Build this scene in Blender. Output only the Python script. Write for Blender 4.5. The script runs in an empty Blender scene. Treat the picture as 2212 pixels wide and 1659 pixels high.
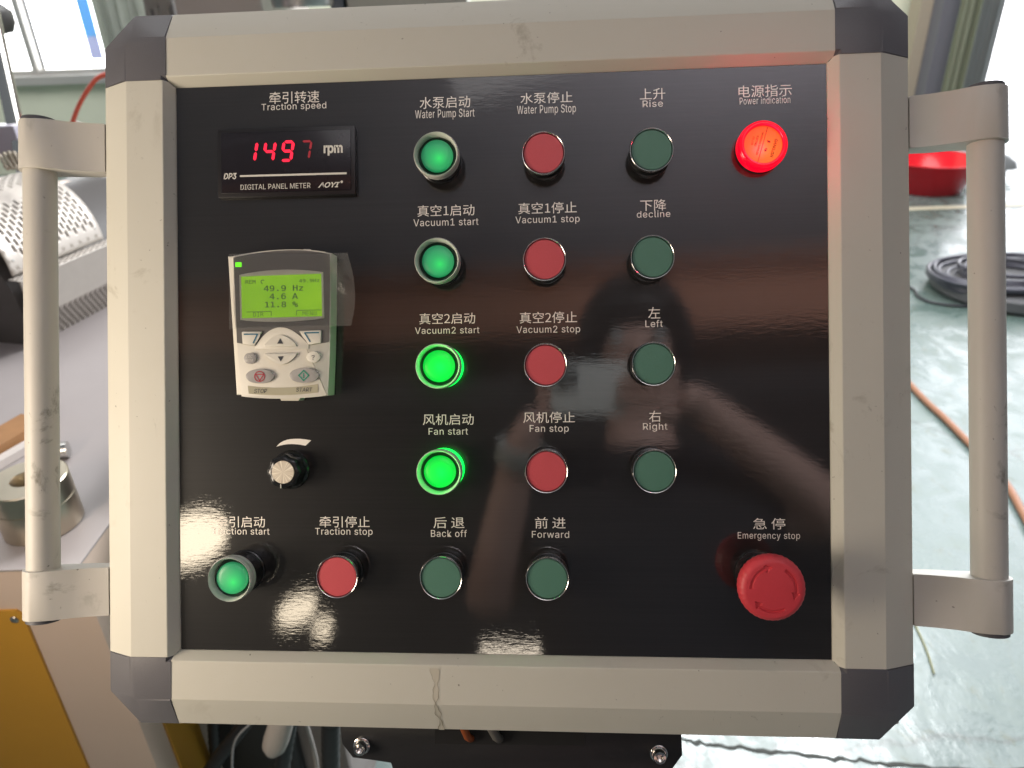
import bpy, bmesh, math, random
from mathutils import Vector, Matrix, Euler, noise
random.seed(7)
PI = math.pi
sc = bpy.context.scene
COL = sc.collection

# ------------------------------------------------------------------ camera
CAM_LOC = Vector((0, 0, 1.45))
M_CAM = Matrix.Translation(CAM_LOC) @ Euler((math.radians(62), 0, 0)).to_matrix().to_4x4() @ Matrix.Rotation(math.radians(-2.0), 4, 'Z')
cd = bpy.data.cameras.new('camera'); cam = bpy.data.objects.new('camera', cd); COL.objects.link(cam)
cam.matrix_world = M_CAM
cd.sensor_width = 36; cd.lens = 26.0; cd.clip_start = 0.01; cd.clip_end = 200
cd.dof.use_dof = True; cd.dof.focus_distance = 0.49; cd.dof.aperture_fstop = 9.0
sc.camera = cam
F, CU, CV = 1597.5, 1106.0, 829.5            # focal length and centre, for a picture 2212 wide

# pose of the control panel in front of the lens
R = Matrix(((0.997621133, 0.00901546466, 0.0683432232), (-0.00903785309, 0.999959158, 1.83894286e-05),
            (-0.0683402661, -0.000636021694, 0.997661868)))
S3 = Matrix(((1, 0, 0), (0, -1, 0), (0, 0, -1)))
Rb = S3 @ R @ S3
M_REL = Rb.to_4x4(); M_REL.translation = S3 @ Vector((-0.0121974482, -0.0126587252, 0.501851244))
M_PAN = M_CAM @ M_REL
INV = M_PAN.inverted()
CL = INV @ CAM_LOC                            # lens seen from the panel (metres)


def P(u, v, h=0.0):
    """point of the plane h metres in front of the panel face, in panel coordinates"""
    d = INV.to_3x3() @ (M_CAM.to_3x3() @ Vector(((u - CU) / F, -(v - CV) / F, -1)))
    s = (h - CL.z) / d.z
    q = CL + s * d
    return (q.x, q.y)


def ray(u, v):
    return M_CAM.to_3x3() @ Vector(((u - CU) / F, -(v - CV) / F, -1))


def G(u, v, z=0.0):
    d = ray(u, v); t = (z - CAM_LOC.z) / d.z
    return CAM_LOC + d * t


def W(u, v, y):
    d = ray(u, v); return CAM_LOC + d * (y / d.y)


def REF(u, v, b):
    """world point b metres behind the lens plane whose mirror image in the panel falls at u, v"""
    x, y = P(u, v); D = CL.z; k = (2 * D + b) / D
    return M_PAN @ Vector((CL.x + (x - CL.x) * k, CL.y + (y - CL.y) * k, D + b))


# ------------------------------------------------------------------ world and lamps
wd = bpy.data.worlds.new('World'); sc.world = wd; wd.use_nodes = True
bg = wd.node_tree.nodes['Background']
bg.inputs['Color'].default_value = (0.86, 0.93, 1.0, 1); bg.inputs['Strength'].default_value = 0.18
sc.view_settings.view_transform = 'Standard'; sc.view_settings.look = 'None'
sc.view_settings.exposure = 0; sc.view_settings.gamma = 1
try:
    sc.cycles.use_denoising = True; sc.cycles.max_bounces = 8; sc.cycles.caustics_reflective = False
    sc.cycles.sample_clamp_indirect = 4
except Exception: pass


def area(name, loc, target, sx, sy, power, col, shape='RECTANGLE'):
    l = bpy.data.lights.new(name, 'AREA'); l.shape = shape; l.size = sx; l.size_y = sy; l.energy = power; l.color = col
    o = bpy.data.objects.new(name, l); COL.objects.link(o); o.location = loc
    o.rotation_euler = (Vector(target) - Vector(loc)).to_track_quat('-Z', 'Y').to_euler()
    return o


PC = M_PAN @ Vector((0, 0, 0))
# added lamp in mid hall, boosts the gate's daylight on the photographer
area('gate_fill', (1.5, 3.1, 2.5), (0.2, -.3, 1.4), 1.2, 1.2, 130, (.95, .98, 1.0))
# unseen warm lamp set close left of the panel, so light fades rightward
area('warm_side_lamp', M_PAN @ Vector((-.68, -.13, .33)), M_PAN @ Vector((-.15, 0, 0)), .26, .30, 5.0, (1.0, 0.84, 0.66))
# added lamp over the far hall, brightens wall, floor and machines
area('hall_fill', (0.3, 3.6, 4.9), (0.0, 6.8, 0), 7, 3.0, 400, (1.0, 1.0, .98))
# added overhead lamp, gives the panel's upper part a hazy lift
area('overhead_fill', (0.4, -.95, 4.4), PC, 2.6, 1.2, 9, (1.0, 0.97, 0.95))
# added uplight, brightens the ceiling that the panel's top mirrors
area('ceiling_fill', (1.3, -1.35, 4.2), (1.3, -2.8, 5.3), 2.2, .5, 120, (.97, .93, 1.0))
# added low emitters for the bright patches mirrored in the panel's lower left
for nm, u, v, sx, sy, e in (('glare_patch', 416, 1165, .16, .12, .70), ('glare_patch', 642, 1318, .095, .06, .17),
                            ('glare_patch', 697, 1356, .045, .05, .06)):
    o = area(nm, REF(u, v, .7), M_PAN @ Vector((P(u, v)[0], P(u, v)[1], 0)), sx, sy, e, (1.0, .84, .62), 'ELLIPSE')
    o.rotation_euler.rotate_axis('Z', math.radians(35))
area('glare_patch', REF(1108, 1413, .7), M_PAN @ Vector((0, -.2, 0)), .15, .03, .15, (1.0, .86, .68))  # added emitter for the bright strip mirrored at the panel's bottom edge

# ------------------------------------------------------------------ materials
MATS = {}


def nodes(name):
    m = bpy.data.materials.new(name); m.use_nodes = True; nt = m.node_tree; b = nt.nodes['Principled BSDF']
    MATS[name] = m
    return m, nt, b


def N(nt, typ, **kw):
    n = nt.nodes.new(typ)
    for k, v in kw.items():
        if k.startswith('i_'): n.inputs[k[2:].replace('_', ' ')].default_value = v
        else: setattr(n, k, v)
    return n


def ramp(nt, fac, stops):
    r = nt.nodes.new('ShaderNodeValToRGB'); nt.links.new(fac, r.inputs['Fac'])
    e = r.color_ramp.elements
    while len(e) < len(stops): e.new(0.5)
    for el, (p, c) in zip(e, stops):
        el.position = p; el.color = (c, c, c, 1) if isinstance(c, (int, float)) else (*c, 1)
    return r.outputs['Color']


def mapped(nt, scale=(1, 1, 1), coord='Object', rot=(0, 0, 0)):
    tc = nt.nodes.new('ShaderNodeTexCoord'); mp = nt.nodes.new('ShaderNodeMapping')
    mp.inputs['Scale'].default_value = scale; mp.inputs['Rotation'].default_value = rot
    nt.links.new(tc.outputs[coord], mp.inputs['Vector']); return mp.outputs['Vector']


def noisetex(nt, vec, scale, detail=4, rough=.55, dist=0):
    n = N(nt, 'ShaderNodeTexNoise'); n.inputs['Scale'].default_value = scale; n.inputs['Detail'].default_value = detail
    n.inputs['Roughness'].default_value = rough; n.inputs['Distortion'].default_value = dist
    nt.links.new(vec, n.inputs['Vector']); return n.outputs['Fac']


def mix(nt, fac, a, b):
    m = nt.nodes.new('ShaderNodeMix'); m.data_type = 'RGBA'
    for s, x in (('Factor', fac), ('A', a), ('B', b)):
        soc = [i for i in m.inputs if i.name == s and (i.type == ('VALUE' if s == 'Factor' else 'RGBA'))][0]
        if hasattr(x, 'is_linked'): nt.links.new(x, soc)
        else: soc.default_value = x if isinstance(x, (int, float)) else (*x, 1)
    return [o for o in m.outputs if o.type == 'RGBA'][0]


def bump(nt, b, height, strength, dist=0.001):
    n = nt.nodes.new('ShaderNodeBump'); n.inputs['Strength'].default_value = strength; n.inputs['Distance'].default_value = dist
    nt.links.new(height, n.inputs['Height']); nt.links.new(n.outputs['Normal'], b.inputs['Normal']); return n


def plain(name, col, rough=.5, metal=0, spec=.5, emit=None, es=0, var=.06, scale=60, bmp=0, coat=0):
    m, nt, b = nodes(name)
    b.inputs['Roughness'].default_value = rough; b.inputs['Metallic'].default_value = metal
    b.inputs['Specular IOR Level'].default_value = spec
    v = mapped(nt)
    nf = noisetex(nt, v, scale, 3)
    c = mix(nt, nf, tuple(x * (1 - var) for x in col), tuple(min(1, x * (1 + var)) for x in col))
    nt.links.new(c, b.inputs['Base Color'])
    if bmp: bump(nt, b, nf, bmp, .0005)
    if coat: b.inputs['Coat Weight'].default_value = coat; b.inputs['Coat Roughness'].default_value = .05
    if emit: b.inputs['Emission Color'].default_value = (*emit, 1); b.inputs['Emission Strength'].default_value = es
    return m


def paint(name, col, stain, amount=.5, rough=.5):
    """painted metal: fine orange peel, faint smudges and a few scuffs"""
    m, nt, b = nodes(name)
    v = mapped(nt)
    big = noisetex(nt, v, 9, 5, .6)
    c0 = mix(nt, big, tuple(x * .95 for x in col), tuple(x * 1.04 for x in col))
    blot = ramp(nt, noisetex(nt, v, 26, 8, .68, .6), [(.57, 0), (.66, 1)])
    gate = ramp(nt, noisetex(nt, v, 7, 2), [(.50, 0), (.62, 1)])
    mu = N(nt, 'ShaderNodeMath', operation='MULTIPLY'); nt.links.new(blot, mu.inputs[0]); nt.links.new(gate, mu.inputs[1])
    m2 = N(nt, 'ShaderNodeMath', operation='MULTIPLY'); nt.links.new(mu.outputs[0], m2.inputs[0]); m2.inputs[1].default_value = amount
    c1 = mix(nt, m2.outputs[0], c0, stain)
    spk = ramp(nt, noisetex(nt, v, 260, 2), [(.74, 0), (.78, .7)])
    c2 = mix(nt, spk, c1, tuple(x * .35 for x in stain))
    # scratches and rubbed streaks
    vv = mapped(nt, (1, .22, 1), rot=(0, 0, .25)); sc1 = ramp(nt, noisetex(nt, vv, 150, 6, .75, 1.6), [(.655, 0), (.70, 1)])
    g2 = ramp(nt, noisetex(nt, v, 11, 2), [(.52, 0), (.60, 1)])
    m3 = N(nt, 'ShaderNodeMath', operation='MULTIPLY'); nt.links.new(sc1, m3.inputs[0]); nt.links.new(g2, m3.inputs[1])
    m4 = N(nt, 'ShaderNodeMath', operation='MULTIPLY'); nt.links.new(m3.outputs[0], m4.inputs[0]); m4.inputs[1].default_value = min(1, amount * .9)
    c3 = mix(nt, m4.outputs[0], c2, tuple(x * .5 for x in stain))
    nt.links.new(c3, b.inputs['Base Color'])
    b.inputs['Roughness'].default_value = rough
    bump(nt, b, noisetex(nt, v, 1400, 2), .25, .0002)
    return m


cream = paint('cream_paint', (.55, .535, .465), (.27, .24, .18), .62)
handle_paint = paint('handle_paint', (.48, .46, .42), (.17, .16, .13), .85)
corner_mat = plain('corner_plastic', (.115, .112, .122), .45, bmp=.3, scale=1200, var=.1)
endcap_mat = plain('end_cap_plastic', (.07, .07, .08), .5)
black_pl = plain('black_plastic', (.012, .012, .013), .22)
chrome = plain('chrome', (.82, .80, .77), .12, metal=1, var=.02)
steel = plain('steel', (.55, .54, .52), .28, metal=1, var=.15, scale=20)
brass = plain('brass_steel', (.60, .53, .42), .3, metal=1, var=.2, scale=20)
red_pl = plain('red_plastic', (.56, .075, .09), .42, bmp=.15, scale=900)
green_pl = plain('green_plastic', (.075, .19, .135), .45, bmp=.15, scale=900)
stop_red = plain('emergency_red', (.60, .045, .06), .48, bmp=.12, scale=700)
key_white = plain('keypad_white', (.66, .63, .55), .45, var=.02)
key_grey = plain('keypad_grey', (.115, .11, .105), .4, var=.04)
key_btn = plain('grey_key', (.34, .325, .31), .4)
ink_dark = plain('dark_ink', (.03, .035, .045), .5)
ink_blue = plain('blue_ink', (.02, .13, .20), .5)
ink_red = plain('red_ink', (.42, .05, .07), .5)
ink_green = plain('green_ink', (.02, .26, .17), .5)
beige_lbl = plain('beige_label', (.40, .37, .26), .5)
meter_face = plain('meter_face', (.014, .012, .016), .16)
white_ink = plain('white_ink', (.66, .64, .58), .45)
lit_red = plain('lit_segment', (.6, .01, .02), .4, emit=(1, .015, .05), es=1.5)
dim_red = plain('dim_segment', (.22, .02, .03), .4, emit=(1, .06, .08), es=.16)
lcd_led = plain('green_led', (.1, .6, .02), .3, emit=(.16, 1, .0), es=1.0)

# metal lettering that shines with whatever it faces
letter_mat, nt, b = nodes('bare_metal_lettering')
b.inputs['Base Color'].default_value = (.92, .87, .80, 1); b.inputs['Metallic'].default_value = .25; b.inputs['Roughness'].default_value = .34

# glossy black foil of the panel: fine horizontal brushing under a wavy clear film
panel_mat, nt, b = nodes('black_panel')
v = mapped(nt, (6, 700, 6)); streak = noisetex(nt, v, 1.0, 3, .6)
v2 = mapped(nt, (1.3, 42, 1)); wide = noisetex(nt, v2, 1.0, 2)
c = mix(nt, streak, (.002, .002, .0022), (.014, .013, .0135))
nt.links.new(c, b.inputs['Base Color'])
b.inputs['Roughness'].default_value = .36; b.inputs['Specular IOR Level'].default_value = .35
b.inputs['Coat Weight'].default_value = 1; b.inputs['Coat Roughness'].default_value = .035; b.inputs['Coat IOR'].default_value = 1.75
v3 = mapped(nt, (1, 3.4, 1)); wav = noisetex(nt, v3, 120, 3, .6)
v4 = mapped(nt, (.5, 9, 1)); fine = noisetex(nt, v4, 190, 2, .5)
add = N(nt, 'ShaderNodeMath', operation='MULTIPLY_ADD'); nt.links.new(fine, add.inputs[0]); add.inputs[1].default_value = .35; nt.links.new(wav, add.inputs[2])
bn = N(nt, 'ShaderNodeBump'); bn.inputs['Strength'].default_value = .12; bn.inputs['Distance'].default_value = .0002
nt.links.new(add.outputs[0], bn.inputs['Height']); nt.links.new(bn.outputs['Normal'], b.inputs['Coat Normal'])
nt.links.new(bn.outputs['Normal'], b.inputs['Normal'])

# clear plastic
def clear(name, col=(1, 1, 1), rough=.08, trans=1.0):
    m, nt, b = nodes(name)
    b.inputs['Base Color'].default_value = (*col, 1); b.inputs['Roughness'].default_value = rough
    b.inputs['Transmission Weight'].default_value = trans; b.inputs['IOR'].default_value = 1.45
    return m


clear_collar = clear('clear_plastic', (.80, .80, .74), .12, .25)
# thin film: mostly see-through
film_mat, nt, b = nodes('thin_film')
out = nt.nodes['Material Output']; tr = nt.nodes.new('ShaderNodeBsdfTransparent'); mx = nt.nodes.new('ShaderNodeMixShader')
b.inputs['Base Color'].default_value = (.75, .75, .72, 1); b.inputs['Roughness'].default_value = .12
lw = nt.nodes.new('ShaderNodeFresnel'); lw.inputs['IOR'].default_value = 1.35
ad = N(nt, 'ShaderNodeMath', operation='ADD'); nt.links.new(lw.outputs[0], ad.inputs[0]); ad.inputs[1].default_value = .05
nt.links.new(ad.outputs[0], mx.inputs[0]); nt.links.new(tr.outputs[0], mx.inputs[1]); nt.links.new(b.outputs[0], mx.inputs[2])
nt.links.new(mx.outputs[0], out.inputs['Surface'])


def lamp_cap(name, rim, mid, s0, s1, cx=.15, cy=-.2, r=.0112, base=(.03, .3, .12), pw=1.0):
    """translucent cap over a small bulb: brightest over the bulb"""
    m, nt, b = nodes(name)
    tc = nt.nodes.new('ShaderNodeTexCoord'); mp = nt.nodes.new('ShaderNodeMapping')
    mp.inputs['Location'].default_value = (-cx, -cy, 0); mp.inputs['Scale'].default_value = (1 / r, 1 / r, 0)
    nt.links.new(tc.outputs['Object'], mp.inputs['Vector'])
    ln = N(nt, 'ShaderNodeVectorMath', operation='LENGTH'); nt.links.new(mp.outputs[0], ln.inputs[0])
    col = ramp(nt, ln.outputs['Value'], [(0.0, mid), (1.0, rim)])
    st = ramp(nt, ln.outputs['Value'], [(0.0, s1 / 10), (.45, (s0 * .55 + s1 * .45) / 10), (1.0, s0 / 10)])
    mm = N(nt, 'ShaderNodeMath', operation='MULTIPLY'); nt.links.new(st, mm.inputs[0]); mm.inputs[1].default_value = 10 * pw
    nt.links.new(col, b.inputs['Emission Color']); nt.links.new(mm.outputs[0], b.inputs['Emission Strength'])
    b.inputs['Base Color'].default_value = (*base, 1); b.inputs['Roughness'].default_value = .4
    return m


cap_dim = lamp_cap('dim_green_cap', (.03, .42, .20), (.02, .80, .12), .20, .75)
cap_lit = lamp_cap('lit_green_cap', (0, .75, .05), (.0, 1, .06), .75, 1.3, base=(.0, .15, .02))
lamp_face = lamp_cap('lit_orange_face', (1, .07, .008), (1, .19, .008), 1.1, 1.1, r=.016, base=(.06, .01, .005))
lamp_lens = plain('lit_red_lens', (.12, .002, .004), .15, emit=(1, .0, .02), es=1.15)
glow_sleeve = plain('green_glow_sleeve', (.02, .12, .03), .3, emit=(0, 1, .08), es=2.0)  # sleeve glows by itself, imitating the halo round the lit buttons
ring_lit = plain('green_lit_collar', (.25, .55, .25), .2, emit=(.05, .9, .12), es=.42)

# lcd with uneven backlight
lcd_mat, nt, b = nodes('lcd_backlight')
v = mapped(nt); nf = noisetex(nt, v, 28, 2)
c = mix(nt, ramp(nt, nf, [(.3, 0), (.7, 1)]), (.18, .43, .0), (.29, .60, .0))
nt.links.new(c, b.inputs['Emission Color']); b.inputs['Emission Strength'].default_value = .72
b.inputs['Base Color'].default_value = (.04, .09, .01, 1); b.inputs['Roughness'].default_value = .2
lcd_ink = plain('lcd_ink', (.02, .06, .01), .5, emit=(.04, .15, .0), es=.4)

# spun aluminium disc of the knob
spun, nt, b = nodes('spun_aluminium')
tc = nt.nodes.new('ShaderNodeTexCoord'); sx = nt.nodes.new('ShaderNodeSeparateXYZ'); nt.links.new(tc.outputs['Object'], sx.inputs[0])
at = N(nt, 'ShaderNodeMath', operation='ARCTAN2'); nt.links.new(sx.outputs['Y'], at.inputs[0]); nt.links.new(sx.outputs['X'], at.inputs[1])
cb = nt.nodes.new('ShaderNodeCombineXYZ'); nt.links.new(at.outputs[0], cb.inputs[0])
nn = noisetex(nt, cb.outputs[0], 3.2, 4, .7)
nt.links.new(ramp(nt, nn, [(.34, (.46, .39, .33)), (.5, (.74, .67, .56)), (.62, (1, .95, .84))]), b.inputs['Base Color'])  # light and dark wedges in the colour imitate the spun metal's sheen
b.inputs['Metallic'].default_value = .55; b.inputs['Roughness'].default_value = .36


# ------------------------------------------------------------------ mesh helpers
def obj(name, bm, mat, parent=None, smooth=None, mats=None):
    me = bpy.data.meshes.new(name)
    bmesh.ops.recalc_face_normals(bm, faces=bm.faces)
    bm.to_mesh(me); bm.free()
    for m in (mats or [mat]): me.materials.append(m)
    if smooth is not None:
        for p in me.polygons: p.use_smooth = True
        if smooth < 179: me.set_sharp_from_angle(angle=math.radians(smooth))
    o = bpy.data.objects.new(name, me); COL.objects.link(o)
    if parent: o.parent = parent
    return o


def tag(o, label=None, cat=None, group=None, kind=None):
    for k, v in (('label', label), ('category', cat), ('group', group), ('kind', kind)):
        if v: o[k] = v
    return o


def empty(name, loc=(0, 0, 0), parent=None, rz=0):
    o = bpy.data.objects.new(name, None); COL.objects.link(o); o.location = loc; o.rotation_euler = (0, 0, rz)
    o.empty_display_size = .05
    if parent: o.parent = parent
    return o


def box(bm, x0, x1, y0, y1, z0, z1, bev=0, mat=0):
    vs = [bm.verts.new(p) for p in [(x0, y0, z0), (x1, y0, z0), (x1, y1, z0), (x0, y1, z0), (x0, y0, z1), (x1, y0, z1), (x1, y1, z1), (x0, y1, z1)]]
    fs = [bm.faces.new([vs[i] for i in f]) for f in ((0, 3, 2, 1), (4, 5, 6, 7), (0, 1, 5, 4), (1, 2, 6, 5), (2, 3, 7, 6), (3, 0, 4, 7))]
    for f in fs: f.material_index = mat
    if bev:
        es = list({e for f in fs for e in f.edges})
        bmesh.ops.bevel(bm, geom=es, offset=bev, segments=2, affect='EDGES', profile=.6)
    return bm


def prism(bm, poly, z0, z1, bev=0, seg=2, mat=0):
    """upright prism over a polygon, top edge rounded"""
    lo = [bm.verts.new((p[0], p[1], z0)) for p in poly]; hi = [bm.verts.new((p[0], p[1], z1)) for p in poly]
    n = len(poly); fs = []
    top = bm.faces.new(hi); fs.append(top); fs.append(bm.faces.new(lo[::-1]))
    for i in range(n): fs.append(bm.faces.new((lo[i], lo[(i + 1) % n], hi[(i + 1) % n], hi[i])))
    for f in fs: f.material_index = mat
    if bev: bmesh.ops.bevel(bm, geom=list(top.edges), offset=bev, segments=seg, affect='EDGES', profile=.5)
    return bm


def lathe(bm, prof, n=48, c=(0, 0), mat=0, wob=None, close=False):
    rings = []
    for r, z in prof:
        if r < 1e-7: rings.append([bm.verts.new((c[0], c[1], z))])
        else:
            rings.append([bm.verts.new((c[0] + (r * (wob(k * 2 * PI / n) if wob else 1)) * math.cos(2 * PI * k / n),
                                        c[1] + (r * (wob(k * 2 * PI / n) if wob else 1)) * math.sin(2 * PI * k / n), z)) for k in range(n)])
    seq = list(zip(rings, rings[1:])) + ([(rings[-1], rings[0])] if close else [])
    for a, b_ in seq:
        for k in range(n):
            k2 = (k + 1) % n
            if len(a) == 1 and len(b_) == 1: continue
            if len(a) == 1: f = bm.faces.new((a[0], b_[k], b_[k2]))
            elif len(b_) == 1: f = bm.faces.new((a[k], a[k2], b_[0]))
            else: f = bm.faces.new((a[k], a[k2], b_[k2], b_[k]))
            f.material_index = mat
    return bm


def tube(bm, pts, r, n=12, rad=None, caps=True, rib=0):
    pts = [Vector(p) for p in pts]; rings = []
    prev = None
    for i, p in enumerate(pts):
        t = (pts[min(i + 1, len(pts) - 1)] - pts[max(i - 1, 0)]).normalized()
        a = (prev if prev is not None else (Vector((0, 0, 1)) if abs(t.z) < .9 else Vector((1, 0, 0))))
        x = (a - t * a.dot(t)).normalized(); y = t.cross(x); prev = x
        rr = rad[i] if rad else r
        if rib and i % 2: rr *= 1 - rib
        rings.append([bm.verts.new(p + x * rr * math.cos(2 * PI * k / n) + y * rr * math.sin(2 * PI * k / n)) for k in range(n)])
    for a, b_ in zip(rings, rings[1:]):
        for k in range(n): bm.faces.new((a[k], a[(k + 1) % n], b_[(k + 1) % n], b_[k]))
    if caps: bm.faces.new(rings[0][::-1]); bm.faces.new(rings[-1])
    return bm


def spline(pts, n=10):
    pts = [Vector(p) for p in pts]; out = []
    for i in range(len(pts) - 1):
        p0 = pts[max(i - 1, 0)]; p1 = pts[i]; p2 = pts[i + 1]; p3 = pts[min(i + 2, len(pts) - 1)]
        for k in range(n):
            t = k / n
            out.append(.5 * ((2 * p1) + (p2 - p0) * t + (2 * p0 - 5 * p1 + 4 * p2 - p3) * t * t + (-p0 + 3 * p1 - 3 * p2 + p3) * t ** 3))
    out.append(pts[-1]); return out


B = bmesh.new
FD = bpy.utils.system_resource('DATAFILES', path='fonts')


def font(fn):
    try: return bpy.data.fonts.load(FD + '/' + fn)
    except Exception: return None


F_LAT = font('Inter.woff2'); F_MONO = font('DejaVuSansMono.woff2'); F_CJK = font('Noto Sans CJK Regular.woff2')
_tc = {}


def text2d(s, fnt=None, shear=0, offset=0, space=1.0):
    key = (s, fnt.name if fnt else '', shear, offset, space)
    if key in _tc: return _tc[key]
    cu = bpy.data.curves.new('t', 'FONT'); cu.body = s
    if fnt: cu.font = fnt
    cu.shear = shear; cu.offset = offset; cu.space_character = space; cu.resolution_u = 3
    o = bpy.data.objects.new('t', cu); COL.objects.link(o)
    dg = bpy.context.evaluated_depsgraph_get(); ev = o.evaluated_get(dg); me = ev.to_mesh()
    vs = [(v.co.x, v.co.y) for v in me.vertices]; fs = [tuple(p.vertices) for p in me.polygons]
    ev.to_mesh_clear(); bpy.data.objects.remove(o); bpy.data.curves.remove(cu)
    _tc[key] = (vs, fs); return _tc[key]


def put_text(bm, s, xl, xr, y0, y1, z, fnt=None, ref='H', shear=0, offset=0, space=1.0, rot=0, mat=0):
    """text between xl and xr, the reference glyph standing from y0 to y1"""
    vs, fs = text2d(s, fnt, shear, offset, space)
    rv = text2d(ref, fnt, 0, offset)[0] if ref else vs
    ra = min(p[1] for p in rv); rb = max(p[1] for p in rv)
    xa = min(p[0] for p in vs); xb = max(p[0] for p in vs)
    kx = (xr - xl) / (xb - xa); ky = (y1 - y0) / (rb - ra)
    cx, cy = (xl + xr) / 2, (y0 + y1) / 2
    new = []
    for x, y in vs:
        X = xl + (x - xa) * kx; Y = y0 + (y - ra) * ky
        if rot:
            dx, dy = X - cx, Y - cy
            X = cx + dx * math.cos(rot) - dy * math.sin(rot); Y = cy + dx * math.sin(rot) + dy * math.cos(rot)
        new.append(bm.verts.new((X, Y, z)))
    for f in fs:
        try: bm.faces.new([new[i] for i in f]).material_index = mat
        except ValueError: pass
    return bm


# ================================================================== THE CONTROL PANEL
root = empty('control_panel'); root.matrix_world = M_PAN
tag(root, 'operator control panel with glossy black face, cream frame, dark grey corners and side handles', 'control panel')

HX, HY = .2215, .1963                        # opening
CX, CY = .2270, .2013                        # inner crease
OX, OY = .2532, .2280                        # outer crease
EX, EY = .2748, .2492                        # outer edge
bm = B(); box(bm, -.2212, .2212, -.1960, .1960, -.004, 0)
face = obj('front_panel', bm, panel_mat, root)
bm = B()
box(bm, -.2700, .2700, -.2440, .2440, -.075, -.012, .003)
obj('enclosure_back', bm, cream, root)


def rail(horizontal, sgn, name='frame_rail'):
    if horizontal: a, b_, c, d, L = HY, CY, OY, EY, .2243
    else: a, b_, c, d, L = HX, CX, OX, EX, .1988
    prof = [(a - .0004, -.0035), (a, .0002), (a + .0004, .0012), (b_ - .0003, .0077), (b_ + .0003, .008), (c - .0004, .008), (c + .0005, .0077), (d - .0006, -.0022), (d, -.004),
            (d, -.055), (d - .006, -.056), (d - .006, -.011), (a - .0004, -.011)]
    bm = B(); ends = []
    for e in (-L, L):
        ends.append([bm.verts.new((e, sgn * p[0], p[1]) if horizontal else (sgn * p[0], e, p[1])) for p in prof])
    n = len(prof)
    for i in range(n): bm.faces.new((ends[0][i], ends[0][(i + 1) % n], ends[1][(i + 1) % n], ends[1][i]))
    bm.faces.new(ends[0][::-1]); bm.faces.new(ends[1])
    return obj(name, bm, cream, root, smooth=12)


RAILS = {}
for hz, sg in ((True, 1), (True, -1), (False, -1), (False, 1)): RAILS[(hz, sg)] = rail(hz, sg)
# dried drip that ran down the lower rail: two wavering dark edges round a dull film
drip_m = plain('dried_drip', (.25, .22, .16), .3); drip_f = plain('drip_film', (.50, .47, .39), .28)
def on_rail(x, y):
    a = -y
    z = .008 if a < OY else .008 - (a - OY) / (EY - OY) * .0105
    return Vector((x, y, z + .0004))
for side in (-1, 1, 0):
    bm = B(); prev = None
    for k in range(33):
        t = k / 32; y = -.2030 - t * .0462
        w = .0026 - .0016 * math.sin(min(1, t * 1.6) * PI * .5) + .0007 * math.sin(t * 21) + .0004 * math.sin(t * 47)
        x = -.0413 + .0026 * t + .0006 * math.sin(t * 9); 
        if side: e = [on_rail(x + side * w, y), on_rail(x + side * (w + .00012 + .00028 * t * (1 + math.sin(t * 30 + side))), y)]
        else: e = [on_rail(x - w, y) - Vector((0, 0, .0002)), on_rail(x + w, y) - Vector((0, 0, .0002))]
        cur = [bm.verts.new(q) for q in e]
        if prev: bm.faces.new((prev[0], prev[1], cur[1], cur[0]))
        prev = cur
    obj('drip_stain', bm, drip_m if side else drip_f, RAILS[(True, -1)])


def corner(sx_, sy_):
    """moulded corner: bevelled like the rails, outer corner cut off, inner edges slightly curved"""
    p = .0006
    def pt(x, y, z): return (sx_ * x, sy_ * y, z)
    ex, ey = EX + .0005, EY + .0005
    # height field over a grid of lines
    bm = B()
    c = .0225
    # rings of points: inner boundary lines a (opening), b (crease), c (outer crease), d (edge)
    top = [(.2243, OY), (OX - .004, OY), (OX, OY - .004), (OX, .1988)]
    inn = [(.2243, CY + .0002), (.2275, CY - .0005), (.2272, .1988)]
    edge = [(.2243, ey), (ex - c, ey), (ex, ey - c), (ex, .1988)]
    z1, z2 = .0086, -.0030
    V = {}
    def v(x, y, z):
        k = (round(x, 5), round(y, 5), round(z, 5))
        if k not in V: V[k] = bm.verts.new(pt(x, y, z))
        return V[k]
    A = [v(x, y, z1) for x, y in top]; Ev = [v(x, y, z2) for x, y in edge]; Lw = [v(x, y, -.057) for x, y in edge]
    I1 = v(.2243, CY + .0006, z1); I2 = v(.2278, .1988, z1); I3 = v(.2278, CY + .0006, z1)
    bm.faces.new((I1, I3, I2, A[3], A[2], A[1], A[0]))
    for i in range(3):
        bm.faces.new((A[i], A[i + 1], Ev[i + 1], Ev[i])); bm.faces.new((Ev[i], Ev[i + 1], Lw[i + 1], Lw[i]))
    # inner notch: slopes down to the panel
    N1 = v(.2243, HY + .0004, .0016); N2 = v(.2222, HY + .0002, .0016); N3 = v(.2219, .1988, .0016)
    N0 = v(.2243, HY + .0004, .0016)
    bm.faces.new((I1, N1, N2, I3)); bm.faces.new((I3, N2, N3, I2))
    # ends
    e1 = v(.2243, HY + .0004, -.057); bm.faces.new((A[0], Ev[0], Lw[0], e1, N1, I1))
    e2 = v(.2219, .1988, -.057); bm.faces.new((A[3], I2, N3, e2, Lw[3], Ev[3]))
    e3 = v(.2222, HY + .0002, -.057)
    bm.faces.new((N1, e1, e3, N2)); bm.faces.new((N2, e3, e2, N3)); bm.faces.new((e1, Lw[0], Lw[1], Lw[2], Lw[3], e2, e3))
    if sx_ * sy_ < 0: bmesh.ops.reverse_faces(bm, faces=bm.faces)
    soft = set(A) | set(Ev)
    bmesh.ops.bevel(bm, geom=[e for e in bm.edges if all(q in soft for q in e.verts)], offset=.0008, segments=2, affect='EDGES', clamp_overlap=True)
    return obj('corner_piece', bm, corner_mat, root, smooth=30)


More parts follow.
